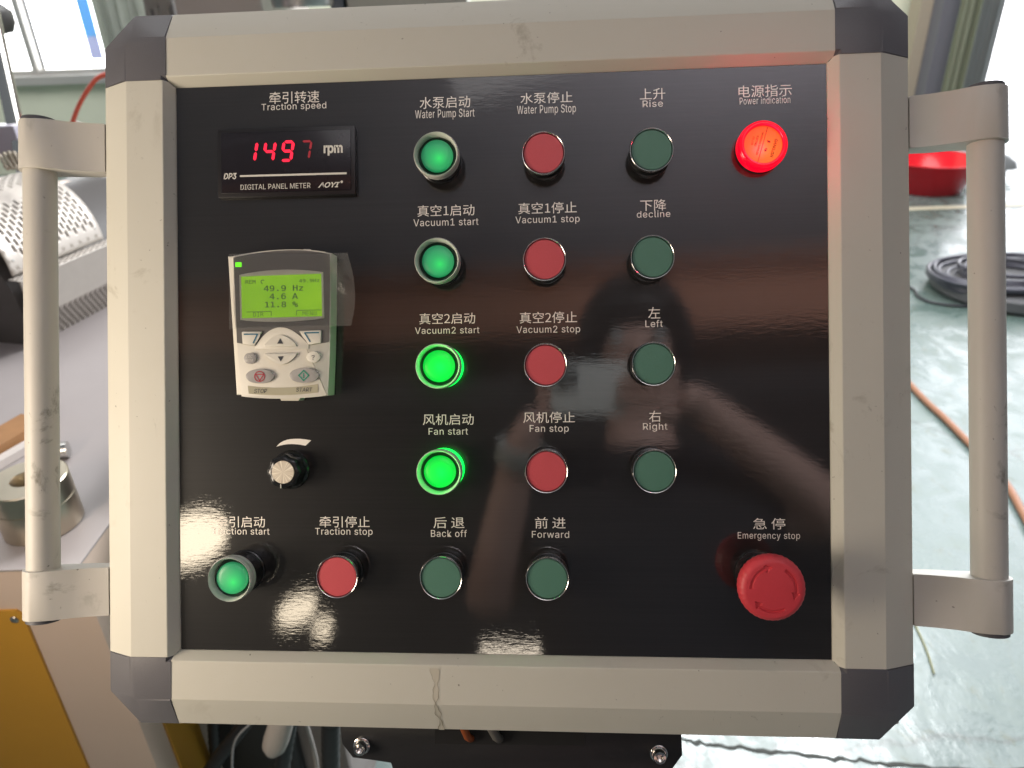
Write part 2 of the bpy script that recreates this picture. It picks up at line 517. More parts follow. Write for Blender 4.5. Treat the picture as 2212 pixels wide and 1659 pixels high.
for sx_ in (-1, 1):
    for sy_ in (-1, 1): corner(sx_, sy_)

# ---- engraved lettering on the panel
LET = [  # chinese, box x0 y0 x1 y1 ; english, x0 x1 cap-top baseline
    ('牵引转速', 582, 197.5, 690, 223.5, 'Traction speed', 565, 705, 222.5, 236.5),
    ('水泵启动', 906.8, 208.5, 1015.8, 234, 'Water Pump Start', 897, 1025, 236.5, 254),
    ('水泵停止', 1124.3, 199.5, 1236.7, 223.5, 'Water Pump Stop', 1117, 1244, 227, 244.5),
    ('上升', 1382, 191, 1437, 215.5, 'Rise', 1388, 1432, 217, 231),
    ('电源指示', 1595, 183.5, 1710, 209.5, 'Power indication', 1597.5, 1707, 209.5, 224.5),
    ('真空1启动', 902, 442.5, 1025, 467, 'Vacuum1 start', 893.3, 1033.6, 472.5, 487.5),
    ('真空1停止', 1119.7, 437, 1245.7, 461.5, 'Vacuum1 stop', 1113.5, 1252, 466.5, 481),
    ('下降', 1383, 431, 1439, 455.5, 'decline', 1375.5, 1447.8, 455.5, 469.5),
    ('真空2启动', 906, 676, 1026.5, 700, 'Vacuum2 start', 896.7, 1035.7, 706.5, 720.5),
    ('真空2停止', 1122.7, 673.5, 1246.4, 698, 'Vacuum2 stop', 1115.7, 1253, 704, 718.5),
    ('左', 1400, 663.5, 1426, 688, 'Left', 1394, 1431.5, 692, 706.5),
    ('风机启动', 913.6, 894, 1023.4, 918, 'Fan start', 926, 1011, 924.5, 938.8),
    ('风机停止', 1130.4, 889.5, 1241.8, 913.5, 'Fan stop', 1144.3, 1228.5, 918, 932.6),
    ('右', 1401.7, 887, 1427.8, 911.5, 'Right', 1388.8, 1441.6, 914, 928),
    ('后 退', 936.4, 1116.8, 1003.4, 1141, 'Back off', 931, 1008.6, 1145, 1159.5),
    ('前 进', 1155.6, 1117, 1221.8, 1141.5, 'Forward', 1149, 1229.4, 1147, 1161.5),
    ('牵引启动', 468, 1115, 572.5, 1139.3, 'Traction start', 458.4, 582.4, 1140.5, 1154.3),
    ('牵引停止', 690.5, 1115, 798.7, 1139.3, 'Traction stop', 681, 805, 1140.5, 1154.8),
    ('急 停', 1626.5, 1119, 1696, 1143.5, 'Emergency stop', 1593.5, 1728, 1149.5, 1163.6),
]
for zh, x0, y0, x1, y1, en, ex0, ex1, ct, bl in LET:
    bm = B(); vm = (y0 + y1) / 2
    xa, xb = P(x0, vm)[0], P(x1, vm)[0]; um = (x0 + x1) / 2
    put_text(bm, zh, xa, xb, P(um, y1)[1], P(um, y0)[1], .00025, F_CJK, ref=None)
    o = obj('lettering', bm, letter_mat, face); o['label'] = 'chinese and english words ' + en
    um = (ex0 + ex1) / 2; vm = (ct + bl) / 2
    bm = B(); bm.from_mesh(o.data)
    put_text(bm, en, P(ex0, vm)[0], P(ex1, vm)[0], P(um, bl)[1], P(um, ct)[1], .00025, F_LAT, ref='H', space=1.06)
    bm.to_mesh(o.data); bm.free()

# ---- push buttons
XC = [-.175, -.105, -.035, .0352, .1052, .1755]
YR = [.1381, .0686, -.0006, -.0702, -.1404]


def flush_button(x, y, mat, colname, h=.0165):
    o = empty('push_button', (x, y, 0), root); o['label'] = f'{colname} flush push button in a chrome ring'
    bm = B(); lathe(bm, [(.0139, 0), (.0139, .0022), (.0130, .0025), (.0130, h - .003), (.0136, h - .0022)], 48); obj('sleeve', bm, black_pl, o, 40)
    bm = B(); lathe(bm, [(.01405, h - .0034), (.01435, h - .0020), (.01430, h - .0006), (.01395, h), (.01355, h - .0001), (.0133, h - .0009), (.0132, h - .0034)], 56, close=True); obj('bezel', bm, chrome, o, 60)
    bm = B(); lathe(bm, [(.01305, h - .004), (.01302, h - .0016), (.0128, h - .0011), (0, h - .0009)], 56); obj('button_cap', bm, mat, o, 40)
    return o


def lit_button(x, y, lit, h=.021, rc=.0104):
    o = empty('push_button', (x, y, 0), root)
    o['label'] = 'green illuminated push button glowing brightly' if lit else 'green illuminated push button in a clear collar, dimly lit'
    bm = B(); lathe(bm, [(.0143, 0), (.0143, .002), (.0136, .0024), (.0136, h - .009), (.0130, h - .0085)], 48); obj('sleeve', bm, glow_sleeve if lit else black_pl, o, 40)
    cm = clear_collar
    bm = B(); lathe(bm, [(.0132, h - .0088), (.0148, h - .0082), (.0150, h - .0052), (.0148, h - .0048), (.0150, h - .0042), (.0149, h - .0008), (.0143, h + .0004), (.0137, h - .0004), (.0130, h - .0036), (.0127, h - .0070), (.0127, h - .0086)], 64, close=True)
    obj('clear_collar', bm, cm, o, 50)
    bm = B(); lathe(bm, [(.01265, h - .0086), (.01265, h - .0058), (.0118, h - .0056), (.0113, h - .0060), (0, h - .0060)], 48); obj('inner_ring', bm, plain('dark_inner_ring', (.015, .035, .025), .3) if 'dark_inner_ring' not in MATS else MATS['dark_inner_ring'], o, 40)
    bm = B(); lathe(bm, [(rc + .0002, h - .0065), (rc + .0001, h - .0040), (rc - .0010, h - .0031), (rc * .6, h - .0024), (0, h - .0021)], 48)
    obj('button_cap', bm, cap_lit if lit else cap_dim, o, 60)
    if lit:
        l = bpy.data.lights.new('button_bulb', 'POINT'); l.energy = .008; l.color = (0, 1, .08); l.shadow_soft_size = .004
        lo = bpy.data.objects.new('button_bulb', l); COL.objects.link(lo); lo.parent = o; lo.location = (0, 0, h + .006)
    return o


lit_button(XC[2], YR[0], False); lit_button(XC[2], YR[1], False); lit_button(XC[2], YR[2], True); lit_button(XC[2], YR[3], True)
lit_button(-.1745, YR[4], False, .0255)
for k in range(4): flush_button(XC[3], YR[k], red_pl, 'red')
for k in range(4): flush_button(XC[4], YR[k], green_pl, 'dark green')
flush_button(XC[1], YR[4], red_pl, 'red'); flush_button(XC[2], YR[4], green_pl, 'dark green'); flush_button(XC[3], YR[4], green_pl, 'dark green')

# ---- power lamp
lx, ly = P(1648, 313, .010)
pl = empty('pilot_lamp', (lx, ly, 0), root); pl['label'] = 'round red pilot lamp, lit, with maker lettering inside'
bm = B(); lathe(bm, [(.0156, 0), (.0156, .0020), (.0148, .0026), (.0138, .003)], 56); obj('sleeve', bm, black_pl, pl, 40)
bm = B(); lathe(bm, [(.0142, .002), (.0158, .0026), (.0160, .0085), (.0156, .0108), (.0146, .0122), (.0130, .0126), (.0124, .0120), (.0122, .0104)], 64); obj('lens', bm, lamp_lens, pl, 60)
bm = B(); lathe(bm, [(.0125, .0103), (0, .0103)], 56); obj('lamp_face', bm, lamp_face, pl)
bm = B()
pang = math.radians(-106)


def lamp_txt(s, along, across, w, hgt, fnt=None):
    # the text runs downwards: along = down the run, across = towards the right
    d = Vector((math.cos(pang), math.sin(pang))); nrm = Vector((-d.y, d.x))
    c = d * along + nrm * across
    put_text(bm, s, c.x - w / 2, c.x + w / 2, c.y - hgt / 2, c.y + hgt / 2, .0106, fnt or F_LAT, rot=pang, offset=.02)


lamp_txt('GANGJIN', .0004, .0072, .0120, .0019); lamp_txt('SHANGHAI GANGJIN', -.0002, -.0022, .0150, .0013)
lamp_txt('ELECTRIC', -.0012, -.0047, .0072, .0013); lamp_txt('CO.,LTD', -.0008, -.0070, .0056, .0012)
d = Vector((math.cos(pang), math.sin(pang))); nrm = Vector((-d.y, d.x))
a = d * -.0120 + nrm * -.0003; e = d * .0120 + nrm * -.0003
w_ = nrm * .0002
bm.faces.new([bm.verts.new((*q, .0106)) for q in (a - w_, e - w_, e + w_, a + w_)])
for al in (-.0032, .0026):
    c0 = d * al + nrm * .0030
    for k in range(4):
        q = c0 + Vector((random.uniform(-.0009, .0009), random.uniform(-.0009, .0009)))
        bm.faces.new([bm.verts.new((q.x + .0007 * math.cos(t + k), q.y + .0005 * math.sin(t + k), .0106 + .00002 * k)) for t in (0, 1.2, 2.3, 3.5, 5)])
obj('lamp_lettering', bm, plain('lamp_ink', (.02, .0, .0), .6, emit=(.3, .0, 0), es=.3), pl)
l = bpy.data.lights.new('pilot_bulb', 'POINT'); l.energy = .05; l.color = (1, .02, .07); l.shadow_soft_size = .004
lo = bpy.data.objects.new('pilot_bulb', l); COL.objects.link(lo); lo.parent = pl; lo.location = (0, 0, .0195)

# ---- emergency stop
es = empty('emergency_stop', (.1735, -.1395, 0), root); es['label'] = 'large red mushroom emergency stop with three turning arrows'
bm = B(); lathe(bm, [(.0150, 0), (.0150, .003), (.0125, .0035), (.0125, .022)], 40); obj('sleeve', bm, black_pl, es, 40)
bm = B()
lathe(bm, [(.0118, .020), (.0165, .024), (.0196, .0285), (.0203, .0320), (.0203, .0345), (.0196, .0372), (.0183, .0387), (.0168, .0394)], 144, wob=lambda t: 1 + .006 * math.copysign(abs(math.cos(36 * t)) ** .7, math.cos(36 * t)))
r1 = [v for v in bm.verts if abs(v.co.z - .0394) < 1e-6]
r1.sort(key=lambda v: math.atan2(v.co.y, v.co.x))
# gently domed top on a grid of rings, arrows sunk in it
RN, TN = 30, 144
rings = [r1]


def in_arrow(r, t):
    for k in range(3):
        a0 = math.radians(100 - 120 * k + 8); dt = (a0 - t) % (2 * PI)   # clockwise from start
        # start is the tail; run 75 degrees clockwise
        a_tail = math.radians(178 - 120 * k); dd = (a_tail - t) % (2 * PI)
        if dd < math.radians(66) and .0124 < r < .0142: return True
        if math.radians(66) <= dd < math.radians(84):
            hw = .0026 * (1 - (dd - math.radians(66)) / math.radians(18))
            if abs(r - .0133) < hw: return True
    return False


for i in range(1, RN + 1):
    r = .0168 * (1 - i / RN)
    if i == RN: rings.append([bm.verts.new((0, 0, .0402))]); break
    ring = []
    for k in range(TN):
        t = math.atan2(r1[k].co.y, r1[k].co.x)
        z = .0394 + .0008 * (1 - (r / .0168) ** 2) - (.0010 if in_arrow(r, t) else 0)
        ring.append(bm.verts.new((r * math.cos(t), r * math.sin(t), z)))
    rings.append(ring)
for a, b_ in zip(rings, rings[1:]):
    for k in range(TN):
        k2 = (k + 1) % TN
        bm.faces.new((a[k], a[k2], b_[0]) if len(b_) == 1 else (a[k], a[k2], b_[k2], b_[k]))
obj('mushroom_head', bm, stop_red, es, 35)

# ---- digital meter
mt = empty('digital_meter', (0, 0, 0), root); mt['label'] = 'black digital panel meter showing 149 and a fading 7 rpm'


def Q(X, Y, h):   # meter drawing to panel coordinates
    return P(449.9 + X * .15377, 252.4 + Y * .15377, h)


x0, y0 = P(471, 424.5, .006); x1, y1 = P(763, 271, .006)
bm = B(); box(bm, x0 - .0006, x1 + .0006, y0 - .0006, y1 + .0006, 0, .0048, .0006); obj('meter_frame', bm, plain('meter_frame_plastic', (.014, .013, .015), .3), mt, 30)
bm = B(); box(bm, x0 + .0022, x1 - .0022, y0 + .0022, y1 - .0022, .004, .0056, .0004); obj('meter_window', bm, meter_face, mt, 30)
ZT = .0058


def seg_poly(a, b_, w):
    a = Vector(a); b_ = Vector(b_); d = (b_ - a).normalized(); n = Vector((-d.y, d.x)) * w
    L = (b_ - a).length; a = a + d * L * .05; b_ = b_ - d * L * .05
    return [a, a + d * w * 1.1 + n, b_ - d * w * 1.1 + n, b_, b_ - d * w * 1.1 - n, a + d * w * 1.1 - n]


SEG = {'1': 'bc', '4': 'bcfg', '9': 'abcdfg', '7': 'abc'}
for ch, tx, ty, m in (('1', 556, 362, lit_red), ('4', 812, 358, lit_red), ('9', 1066, 352, lit_red), ('7', 1318, 346, dim_red)):
    WW, HH, SL = 132, 262, -40
    if ch == '7': HH = 245
    c = {'tl': (tx, ty), 'tr': (tx + WW, ty - 4), 'ml': (tx + SL / 2, ty + HH / 2), 'mr': (tx + WW + SL / 2, ty + HH / 2 - 4), 'bl': (tx + SL, ty + HH), 'br': (tx + WW + SL, ty + HH - 4)}
    S_ = {'a': ('tl', 'tr'), 'b': ('tr', 'mr'), 'c': ('mr', 'br'), 'd': ('bl', 'br'), 'f': ('tl', 'ml'), 'g': ('ml', 'mr')}
    bm = B()
    for s in SEG[ch]:
        pa, pb = c[S_[s][0]], c[S_[s][1]]
        poly = [Q(q.x, q.y, ZT) for q in seg_poly(pa, pb, 19 if m is lit_red else 15)]
        prism(bm, poly, ZT - .0003, ZT + .0002)
    o = obj('digit', bm, m, mt); o['label'] = f'red digit {ch}' + (' fading' if ch == '7' else '')
bm = B()


def mtext(s, X0, X1, Ytop, Ybase, fnt=F_LAT, ref='H', **kw):
    Xm = (X0 + X1) / 2
    put_text(bm, s, Q(X0, (Ytop + Ybase) / 2, ZT)[0], Q(X1, (Ytop + Ybase) / 2, ZT)[0], Q(Xm, Ybase, ZT)[1], Q(Xm, Ytop, ZT)[1], ZT, fnt, ref, **kw)


mtext('rpm', 1620, 1888, 398, 508, ref='x', offset=.03)
mtext('DP3', 213, 400, 790, 876, shear=.2, offset=.02)
mtext('DIGITAL PANEL METER', 452, 1436, 940, 1012, ref='H', offset=.0)
mtext('AOYI', 1540, 1850, 918, 992, shear=.35, offset=.022)
bm.faces.new([bm.verts.new((*Q(X, Y, ZT), ZT)) for X, Y in ((443, 820), (1944, 778), (1944, 806), (443, 846))])
cx_, cy_ = Q(1875, 912, ZT)
bm.faces.new([bm.verts.new((cx_ + .0009 * math.cos(k), cy_ + .0009 * math.sin(k), ZT)) for k in [i * PI / 6 for i in range(12)]])
obj('meter_lettering', bm, white_ink, mt)

# ---- inverter keypad
kp = empty('keypad', (0, 0, 0), root); kp['label'] = 'off white inverter keypad with green lit display'
HK = .0150


def K(X, Y, h=HK):
    return P(449.9 + X * .22493, 515.7 + Y * .22493, h)


def arcpts(a, m, b_, n=14):
    out = []
    for i in range(n + 1):
        t = i / n
        out.append(tuple((1 - t) ** 2 * a[j] + 2 * t * (1 - t) * (2 * m[j] - (a[j] + b_[j]) / 2) + t * t * b_[j] for j in (0, 1)))
    return out


outl = arcpts((222, 168), (740, 104), (1178, 136)) + [(1176, 700), (1166, 1100), (1152, 1498)] + arcpts((1150, 1504), (720, 1536), (312, 1514)) + [(278, 1040), (240, 600)]
bm = B(); prism(bm, [K(*q) for q in outl], .0015, HK, .0012)
obj('keypad_body', bm, key_white, kp, 30)
# dark shoulder behind the body, a little wider at the foot
bm = B(); prism(bm, [K(X + (X - 700) * .028 + 8, Y + (Y - 800) * .0, .0) for X, Y in [(250, 190), (1205, 170), (1190, 1480), (330, 1500)]], 0, .0095, .001)
obj('keypad_base', bm, key_white, kp, 30)
bm = B(); prism(bm, [K(X, Y, .012) for X, Y in ((905, 112), (915, 100), (975, 100), (985, 112))], .002, .012)
obj('keypad_clip', bm, key_white, kp)
bm = B(); prism(bm, [K(X, Y, .012) for X, Y in ((690, 1530), (700, 1556), (868, 1556), (882, 1530))], .002, .012)
obj('keypad_clip', bm, key_white, kp)
# grey upper face plate
outg = arcpts((243, 182), (740, 112), (1168, 150)) + [(1170, 500), (1160, 985)] + arcpts((1158, 988), (1120, 1000), (965, 1020), 4) + arcpts((960, 1015), (700, 852), (462, 1030), 18)[1:-1] + [(455, 1032), (278, 1000), (262, 600)]
bm = B(); prism(bm, [K(*q) for q in outg], HK - .0006, HK + .00035)
obj('keypad_faceplate', bm, key_grey, kp)
# round pad in the middle that carries the arrow keys
bm = B(); prism(bm, [K(*q) for q in arcpts((455, 1036), (694, 852), (968, 1022), 22) + [(968, 1060), (455, 1060)]], HK - .0004, HK + .0007, .0002)
obj('key_pad_hub', bm, key_white, kp, 30)
# screen surround and screen
surr = arcpts((302, 350), (700, 300), (1106, 322), 12) + [(1116, 762)] + arcpts((1114, 764), (700, 800), (312, 782), 12)
bm = B(); prism(bm, [K(*q) for q in surr], HK, HK + .0011, .0003); obj('screen_bezel', bm, key_white, kp, 30)
bm = B(); prism(bm, [K(*q) for q in ((322, 366), (1090, 338), (1099, 746), (331, 766))], HK + .0006, HK + .0013); obj('display_screen', bm, lcd_mat, kp)
ZS = HK + .00135
bm = B()


def ktext(s, X0, X1, Yt, Yb, fnt=F_MONO, ref='H', z=ZS, h=None, **kw):
    Xm = (X0 + X1) / 2
    put_text(bm, s, K(X0, (Yt + Yb) / 2, z)[0], K(X1, (Yt + Yb) / 2, z)[0], K(Xm, Yb, z)[1], K(Xm, Yt, z)[1], z, fnt, ref, **kw)


ktext('REM', 357, 455, 396, 434, offset=.01); ktext('49.9Hz', 872, 1068, 385, 418, offset=.01)
ktext('49.9 Hz', 532, 912, 447, 502, offset=.014); ktext('4.6 A', 588, 862, 524, 580, offset=.014); ktext('11.8 %', 545, 862, 603, 658, offset=.014)
ktext('DIR', 432, 532, 706, 748); ktext('MENU', 905, 1040, 696, 736)
for pts_ in (((365, 704), (605, 698)), ((605, 698), (605, 740)), ((848, 736), (848, 688)), ((848, 688), (1088, 684))):
    a = Vector(K(*pts_[0], ZS)); b_ = Vector(K(*pts_[1], ZS)); d = (b_ - a).normalized(); n = Vector((-d.y, d.x)) * .00022
    bm.faces.new([bm.verts.new((*q, ZS)) for q in (a - n, b_ - n, b_ + n, a + n)])
arc = [K(524 + 18 * math.cos(t), 413 - 17 * math.sin(t), ZS) for t in [math.radians(40 + 25 * i) for i in range(10)]]
for a, b_ in zip(arc, arc[1:]):
    a = Vector(a); b_ = Vector(b_); d = (b_ - a).normalized(); n = Vector((-d.y, d.x)) * .0003
    bm.faces.new([bm.verts.new((*q, ZS)) for q in (a - n, b_ - n, b_ + n, a + n)])
obj('screen_text', bm, lcd_ink, kp)
bm = B(); prism(bm, [K(*q) for q in ((264, 228), (322, 228), (322, 272), (264, 272))], HK, HK + .0009, .0003); obj('status_light', bm, lcd_led, kp, 30)


def key(poly, mat, top=.0016, bev=.0006):
    bm = B(); prism(bm, [K(*q) for q in poly], HK, HK + top, bev); return obj('key', bm, mat, kp, 30)


def ell(cx, cy, rx, ry, n=36, rot=0):
    out = []
    for k in range(n):
        t = 2 * PI * k / n; x, y = rx * math.cos(t), ry * math.sin(t)
        out.append((cx + x * math.cos(rot) - y * math.sin(rot), cy + x * math.sin(rot) + y * math.cos(rot)))
    return out


key([(328, 900), (338, 893), (518, 892), (523, 898), (490, 950), (458, 1028), (452, 1030), (336, 1010)], key_white)
key([(884, 886), (1084, 880), (1090, 888), (1088, 998), (1080, 1003), (972, 1020), (964, 1016), (925, 945), (880, 893)], key_white)
key(arcpts((542, 1030), (695, 828 + 100), (860, 1028), 20) + [(855, 1037), (548, 1041)], key_white)
key([(546, 1104), (858, 1096)] + arcpts((860, 1108), (705, 1208), (545, 1114), 20), key_white)
o = key(ell(409, 1150, 61, 52), key_btn); o['label'] = 'round grey key reading LOC REM'
key(ell(1014, 1137, 66, 53), key_white)
key(ell(503, 1321, 138, 69), key_btn); key(ell(927, 1313, 143, 71), key_btn)
bm = B(); prism(bm, [K(*q) for q in arcpts((381, 1412), (720, 1430), (1056, 1394), 8) + arcpts((1054, 1476), (720, 1502), (390, 1488), 8)], HK, HK + .0003); obj('word_label', bm, beige_lbl, kp)
ZK = HK + .0018


def strokes(segs, w, mat, name='key_symbol', z=ZK):
    bm = B()
    for pts_ in segs:
        P3 = [Vector(K(*q, z)) for q in pts_]
        for a, b_ in zip(P3, P3[1:]):
            d = (b_ - a).normalized(); n = Vector((-d.y, d.x)) * w
            a2, b2 = a - d * w * .5, b_ + d * w * .5
            bm.faces.new([bm.verts.new((*q, z)) for q in (a2 - n, b2 - n, b2 + n, a2 + n)])
    return obj(name, bm, mat, kp)


strokes([[(344, 917), (472, 917), (432, 1000)]], .00045, ink_blue)
strokes([[(1060, 901), (926, 904), (978, 988)]], .00045, ink_blue)
strokes([ell(493, 1322, 48, 48, 24) + ell(493, 1322, 48, 48, 24)[:1], [(455, 1302), (533, 1302), (493, 1362), (455, 1302)]], .00035, ink_red)
strokes([[(915, 1265), (964, 1313), (915, 1362), (868, 1313), (915, 1265)], [(915, 1293), (915, 1334)]], .0004, ink_green)
bm = B()
for tri in (((690, 956), (720, 1008), (661, 1008)), ((667, 1130), (724, 1128), (696, 1180))):
    bm.faces.new([bm.verts.new((*K(*q, ZK), ZK)) for q in tri])
ktext('?', 992, 1020, 1118, 1162, F_LAT, '?', ZK)
ktext('STOP', 440, 564, 1442, 1482, F_LAT, 'H', HK + .0005, shear=.2); ktext('START', 843, 1000, 1430, 1468, F_LAT, 'H', HK + .0005, shear=.2)
obj('key_lettering', bm, ink_dark, kp)
bm = B(); ktext('LOC', 364, 424, 1118, 1144, F_LAT, 'H', ZK, shear=.2); ktext('REM', 366, 430, 1155, 1180, F_LAT, 'H', ZK, shear=.2)
obj('key_lettering', bm, white_ink, kp)

# clear film peeling off the display
bm = B(); NX, NY = 26, 16
grid = []
for j in range(NY + 1):
    row = []
    for i in range(NX + 1):
        s, t = i / NX, j / NY
        X = 212 + s * 1150 + 60 * s * math.sin(t * PI) * (s ** 3); Y = 150 + t * 690 + 30 * (1 - s) * (t)
        lift = max(0, s - .80) / .2
        X += 30 * lift * t
        h = HK + .0018 + .0045 * lift * (1 + .3 * math.sin(t * 5)) + .0035 * math.exp(-((s - .86 - .16 * t) / .016) ** 2) * (1 if t < .45 else max(0, 1 - (t - .45) * 6)) * (s > .7)
        x, y = K(X, Y, HK)
        row.append(bm.verts.new((x, y, h)))
    grid.append(row)
for j in range(NY):
    for i in range(NX): bm.faces.new((grid[j][i], grid[j][i + 1], grid[j + 1][i + 1], grid[j + 1][i]))
film = obj('protective_film', bm, film_mat, None, 180); film.matrix_world = M_PAN
tag(film, 'clear protective film peeling off the keypad display, creased at its right edge', 'film')

# ---- speed knob
kx, ky = P(611, 1020, .0150)
kn = empty('speed_knob', (kx, ky, 0), root); kn['label'] = 'black fluted knob with a spun aluminium cap'
bm = B(); lathe(bm, [(.0133, 0), (.0133, .0010), (.0128, .0018), (.0112, .0030)], 64); obj('skirt', bm, black_pl, kn, 40)
bm = B(); lathe(bm, [(.0115, .0025), (.0112, .0125), (.0104, .0140), (.0088, .0146), (.0078, .0148)], 96, wob=lambda t: 1 + .045 * math.cos(8 * t)); obj('knob_body', bm, black_pl, kn, 50)
bm = B(); lathe(bm, [(.0078, .0143), (.0076, .0151), (0, .0151)], 64); obj('knob_cap', bm, spun, kn, 30)
bm = B(); box(bm, -.0019, -.0013, -.0108, -.0080, .0142, .0150); obj('pointer_mark', bm, white_ink, kn)
# arc over the knob
bm = B(); arcp = [(490, 437), (523, 400), (570, 355), (640, 314), (720, 285), (800, 270), (880, 265), (1000, 265), (1120, 275), (1248, 298), (1125, 415), (1030, 396), (930, 384), (830, 378), (740, 381), (650, 394), (570, 412)]
bm.faces.new([bm.verts.new((*P(548.6 + X * .0992, 921.6 + Y * .0992), .00025)) for X, Y in arcp]); obj('dial_arc', bm, letter_mat, face)

# ---- side handles
for sg in (-1, 1):
    hx = sg * .3205; HZ = .0015
    hd = empty('side_handle', (hx, 0, HZ), root); hd['label'] = 'scuffed cream tube handle on the %s side' % ('left' if sg < 0 else 'right')
    bm = B(); tube(bm, [(0, -.150, 0), (0, .150, 0)], .0106, 40); obj('grip_tube', bm, handle_paint, hd, 40)
    for sy_ in (-1, 1):
        yc = sy_ * .1568; hh = .0170
        bm = B()
        # sleeve round the tube, running out as a flat arm to the enclosure side
        prof = []
        for k in range(25):
            t = math.radians(70 + 220 * k / 24)      # outer side of the ring
            prof.append((-sg * -1 * 0 + (sg * -1) * -.0128 * -math.cos(t) * -1, .0128 * math.sin(t)))
        # outer half circle from front to back around the outside of the tube
        prof = [(sg * .0128 * math.cos(t), .0128 * math.sin(t)) for t in [math.radians(90 - 180 * k / 24) for k in range(25)]]
        arm = [(-sg * .006, -.0125), (-sg * .016, -.0135), (-sg * .030, -.0165), (-sg * .0457, -.0175), (-sg * .0457, -.0030), (-sg * .034, -.0015), (-sg * .022, .0035), (-sg * .012, .0092), (-sg * .006, .0120)]
        poly = prof + arm
        lo = [bm.verts.new((x, yc - hh, z)) for x, z in poly]; hi = [bm.verts.new((x, yc + hh, z)) for x, z in poly]
        n = len(poly)
        bm.faces.new(lo); bm.faces.new(hi[::-1])
        for i in range(n): bm.faces.new((lo[i], lo[(i + 1) % n], hi[(i + 1) % n], hi[i]))
        bmesh.ops.bevel(bm, geom=[e for e in bm.edges if abs(e.verts[0].co.y - e.verts[1].co.y) < 1e-6], offset=.0006, segments=1, affect='EDGES')
        obj('bracket_arm', bm, handle_paint, hd, 35)
        bm = B(); tube(bm, [(0, yc + sy_ * (hh - .001), 0), (0, yc + sy_ * (hh + .0028), 0)], .0112, 40); obj('end_cap', bm, endcap_mat, hd, 40)

# ---- mounting bracket under the box
mb = empty('mounting_bracket', (0, -.29, -.045), root)
bx0, by0 = P(739.6, 1606, -.04); bx1, by1 = P(1472, 1629, -.04)


def PB(u, v, h=-.04):
    x, y = P(u, v, h); return (x, y + .29)


bm = B(); prism(bm, [PB(*q) for q in ((733, 1560), (739, 1607), (762, 1637), (846, 1646), (862, 1700), (862, 1900), (1395, 1900), (1395, 1700), (1400, 1664), (1452, 1662), (1474, 1632), (1471, 1560))], -.004, .005, .0006)
obj('bracket_plate', bm, plain('black_bracket_paint', (.014, .014, .016), .38, bmp=.2, scale=300), mb, 30)
bm = B(); prism(bm, [PB(*q) for q in ((940, 1560), (1263, 1560), (1263, 1610), (940, 1606))], .0045, .0055)
obj('cable_slot', bm, plain('slot_shade', (.003, .003, .004), .7), mb)  # near-black patch laid on the plate imitates the slot's shade
for u, v in ((782, 1610), (1423, 1627)):
    x, y = PB(u, v)
    bo = empty('bolt', (x, y, .005), mb)
    bm = B(); lathe(bm, [(.0062, 0), (.0062, .0012), (.0058, .0015), (.0046, .0016), (.0046, .0068), (.0042, .0076), (.0026, .0078), (.0024, .0040), (0, .0040)], 32)
    b2 = obj('bolt', bm, chrome, mb, 35); b2.location = bo.location; bpy.data.objects.remove(bo)
bm = B(); tube(bm, [(*PB(1003, 1560), .012), (*PB(1012, 1585), .010), (*PB(1017, 1594), .006), (*PB(1018, 1597), -.006)], .0028, 10); obj('cable', bm, plain('orange_wire', (.30, .07, .015), .5), mb, 60)
bm = B(); tube(bm, [(*PB(1062, 1560), .012), (*PB(1074, 1585), .010), (*PB(1078, 1594), .006), (*PB(1079, 1597), -.006)], .0034, 10); obj('cable', bm, plain('grey_wire', (.14, .13, .12), .4), mb, 60)
bm = B(); box(bm, -.085, .085, -.30, -.020, -.09, -.006); obj('bracket_post', bm, MATS['black_bracket_paint'], mb)
bm = B(); box(bm, -.128, .150, -.40, -.0545, -.062, -.052); obj('support_arm', bm, cream, mb)

# ================================================================== BACKGROUND
wall_green = plain('pale_green_wall', (.86, .87, .70), .8, scale=3, var=.08)
white_glow = plain('bright_daylight', (1, 1, 1), 1, emit=(1, 1, 1), es=5.0)
frame_white = plain('window_frame_paint', (.52, .50, .47), .5)
WY = 7.5

# floor
fm, nt, b = nodes('epoxy_floor')
v = mapped(nt)
n1 = noisetex(nt, v, 1.1, 6, .6); n2 = noisetex(nt, v, 7, 8, .7, .6)
c0 = mix(nt, ramp(nt, n1, [(.35, 0), (.65, 1)]), (.125, .180, .165), (.185, .235, .235))
c1 = mix(nt, ramp(nt, n2, [(.52, 0), (.72, .55)]), c0, (.22, .27, .24))
vs = mapped(nt, (1.2, .65, 1), rot=(0, 0, .4)); n3 = noisetex(nt, vs, 22, 6, .7, .8)
c2 = mix(nt, ramp(nt, n3, [(.58, 0), (.68, .75)]), c1, (.11, .13, .08))
# long dark cracks
vo = N(nt, 'ShaderNodeTexVoronoi'); vo.feature = 'DISTANCE_TO_EDGE'; vo.inputs['Scale'].default_value = .62
dv = N(nt, 'ShaderNodeVectorMath', operation='ADD'); nt.links.new(v, dv.inputs[0])
nz = N(nt, 'ShaderNodeTexNoise'); nz.inputs['Scale'].default_value = 6; nz.inputs['Detail'].default_value = 5; nt.links.new(v, nz.inputs['Vector'])
sv = N(nt, 'ShaderNodeVectorMath', operation='SCALE'); nt.links.new(nz.outputs['Color'], sv.inputs[0]); sv.inputs['Scale'].default_value = .16
nt.links.new(sv.outputs[0], dv.inputs[1]); nt.links.new(dv.outputs[0], vo.inputs['Vector'])
crk = ramp(nt, vo.outputs['Distance'], [(.0, .55), (.006, 0)])
c3 = mix(nt, crk, c2, (.05, .06, .05))
nt.links.new(c3, b.inputs['Base Color'])
nt.links.new(ramp(nt, n2, [(.38, .10), (.60, .45)]), b.inputs['Roughness']); b.inputs['Specular IOR Level'].default_value = .7
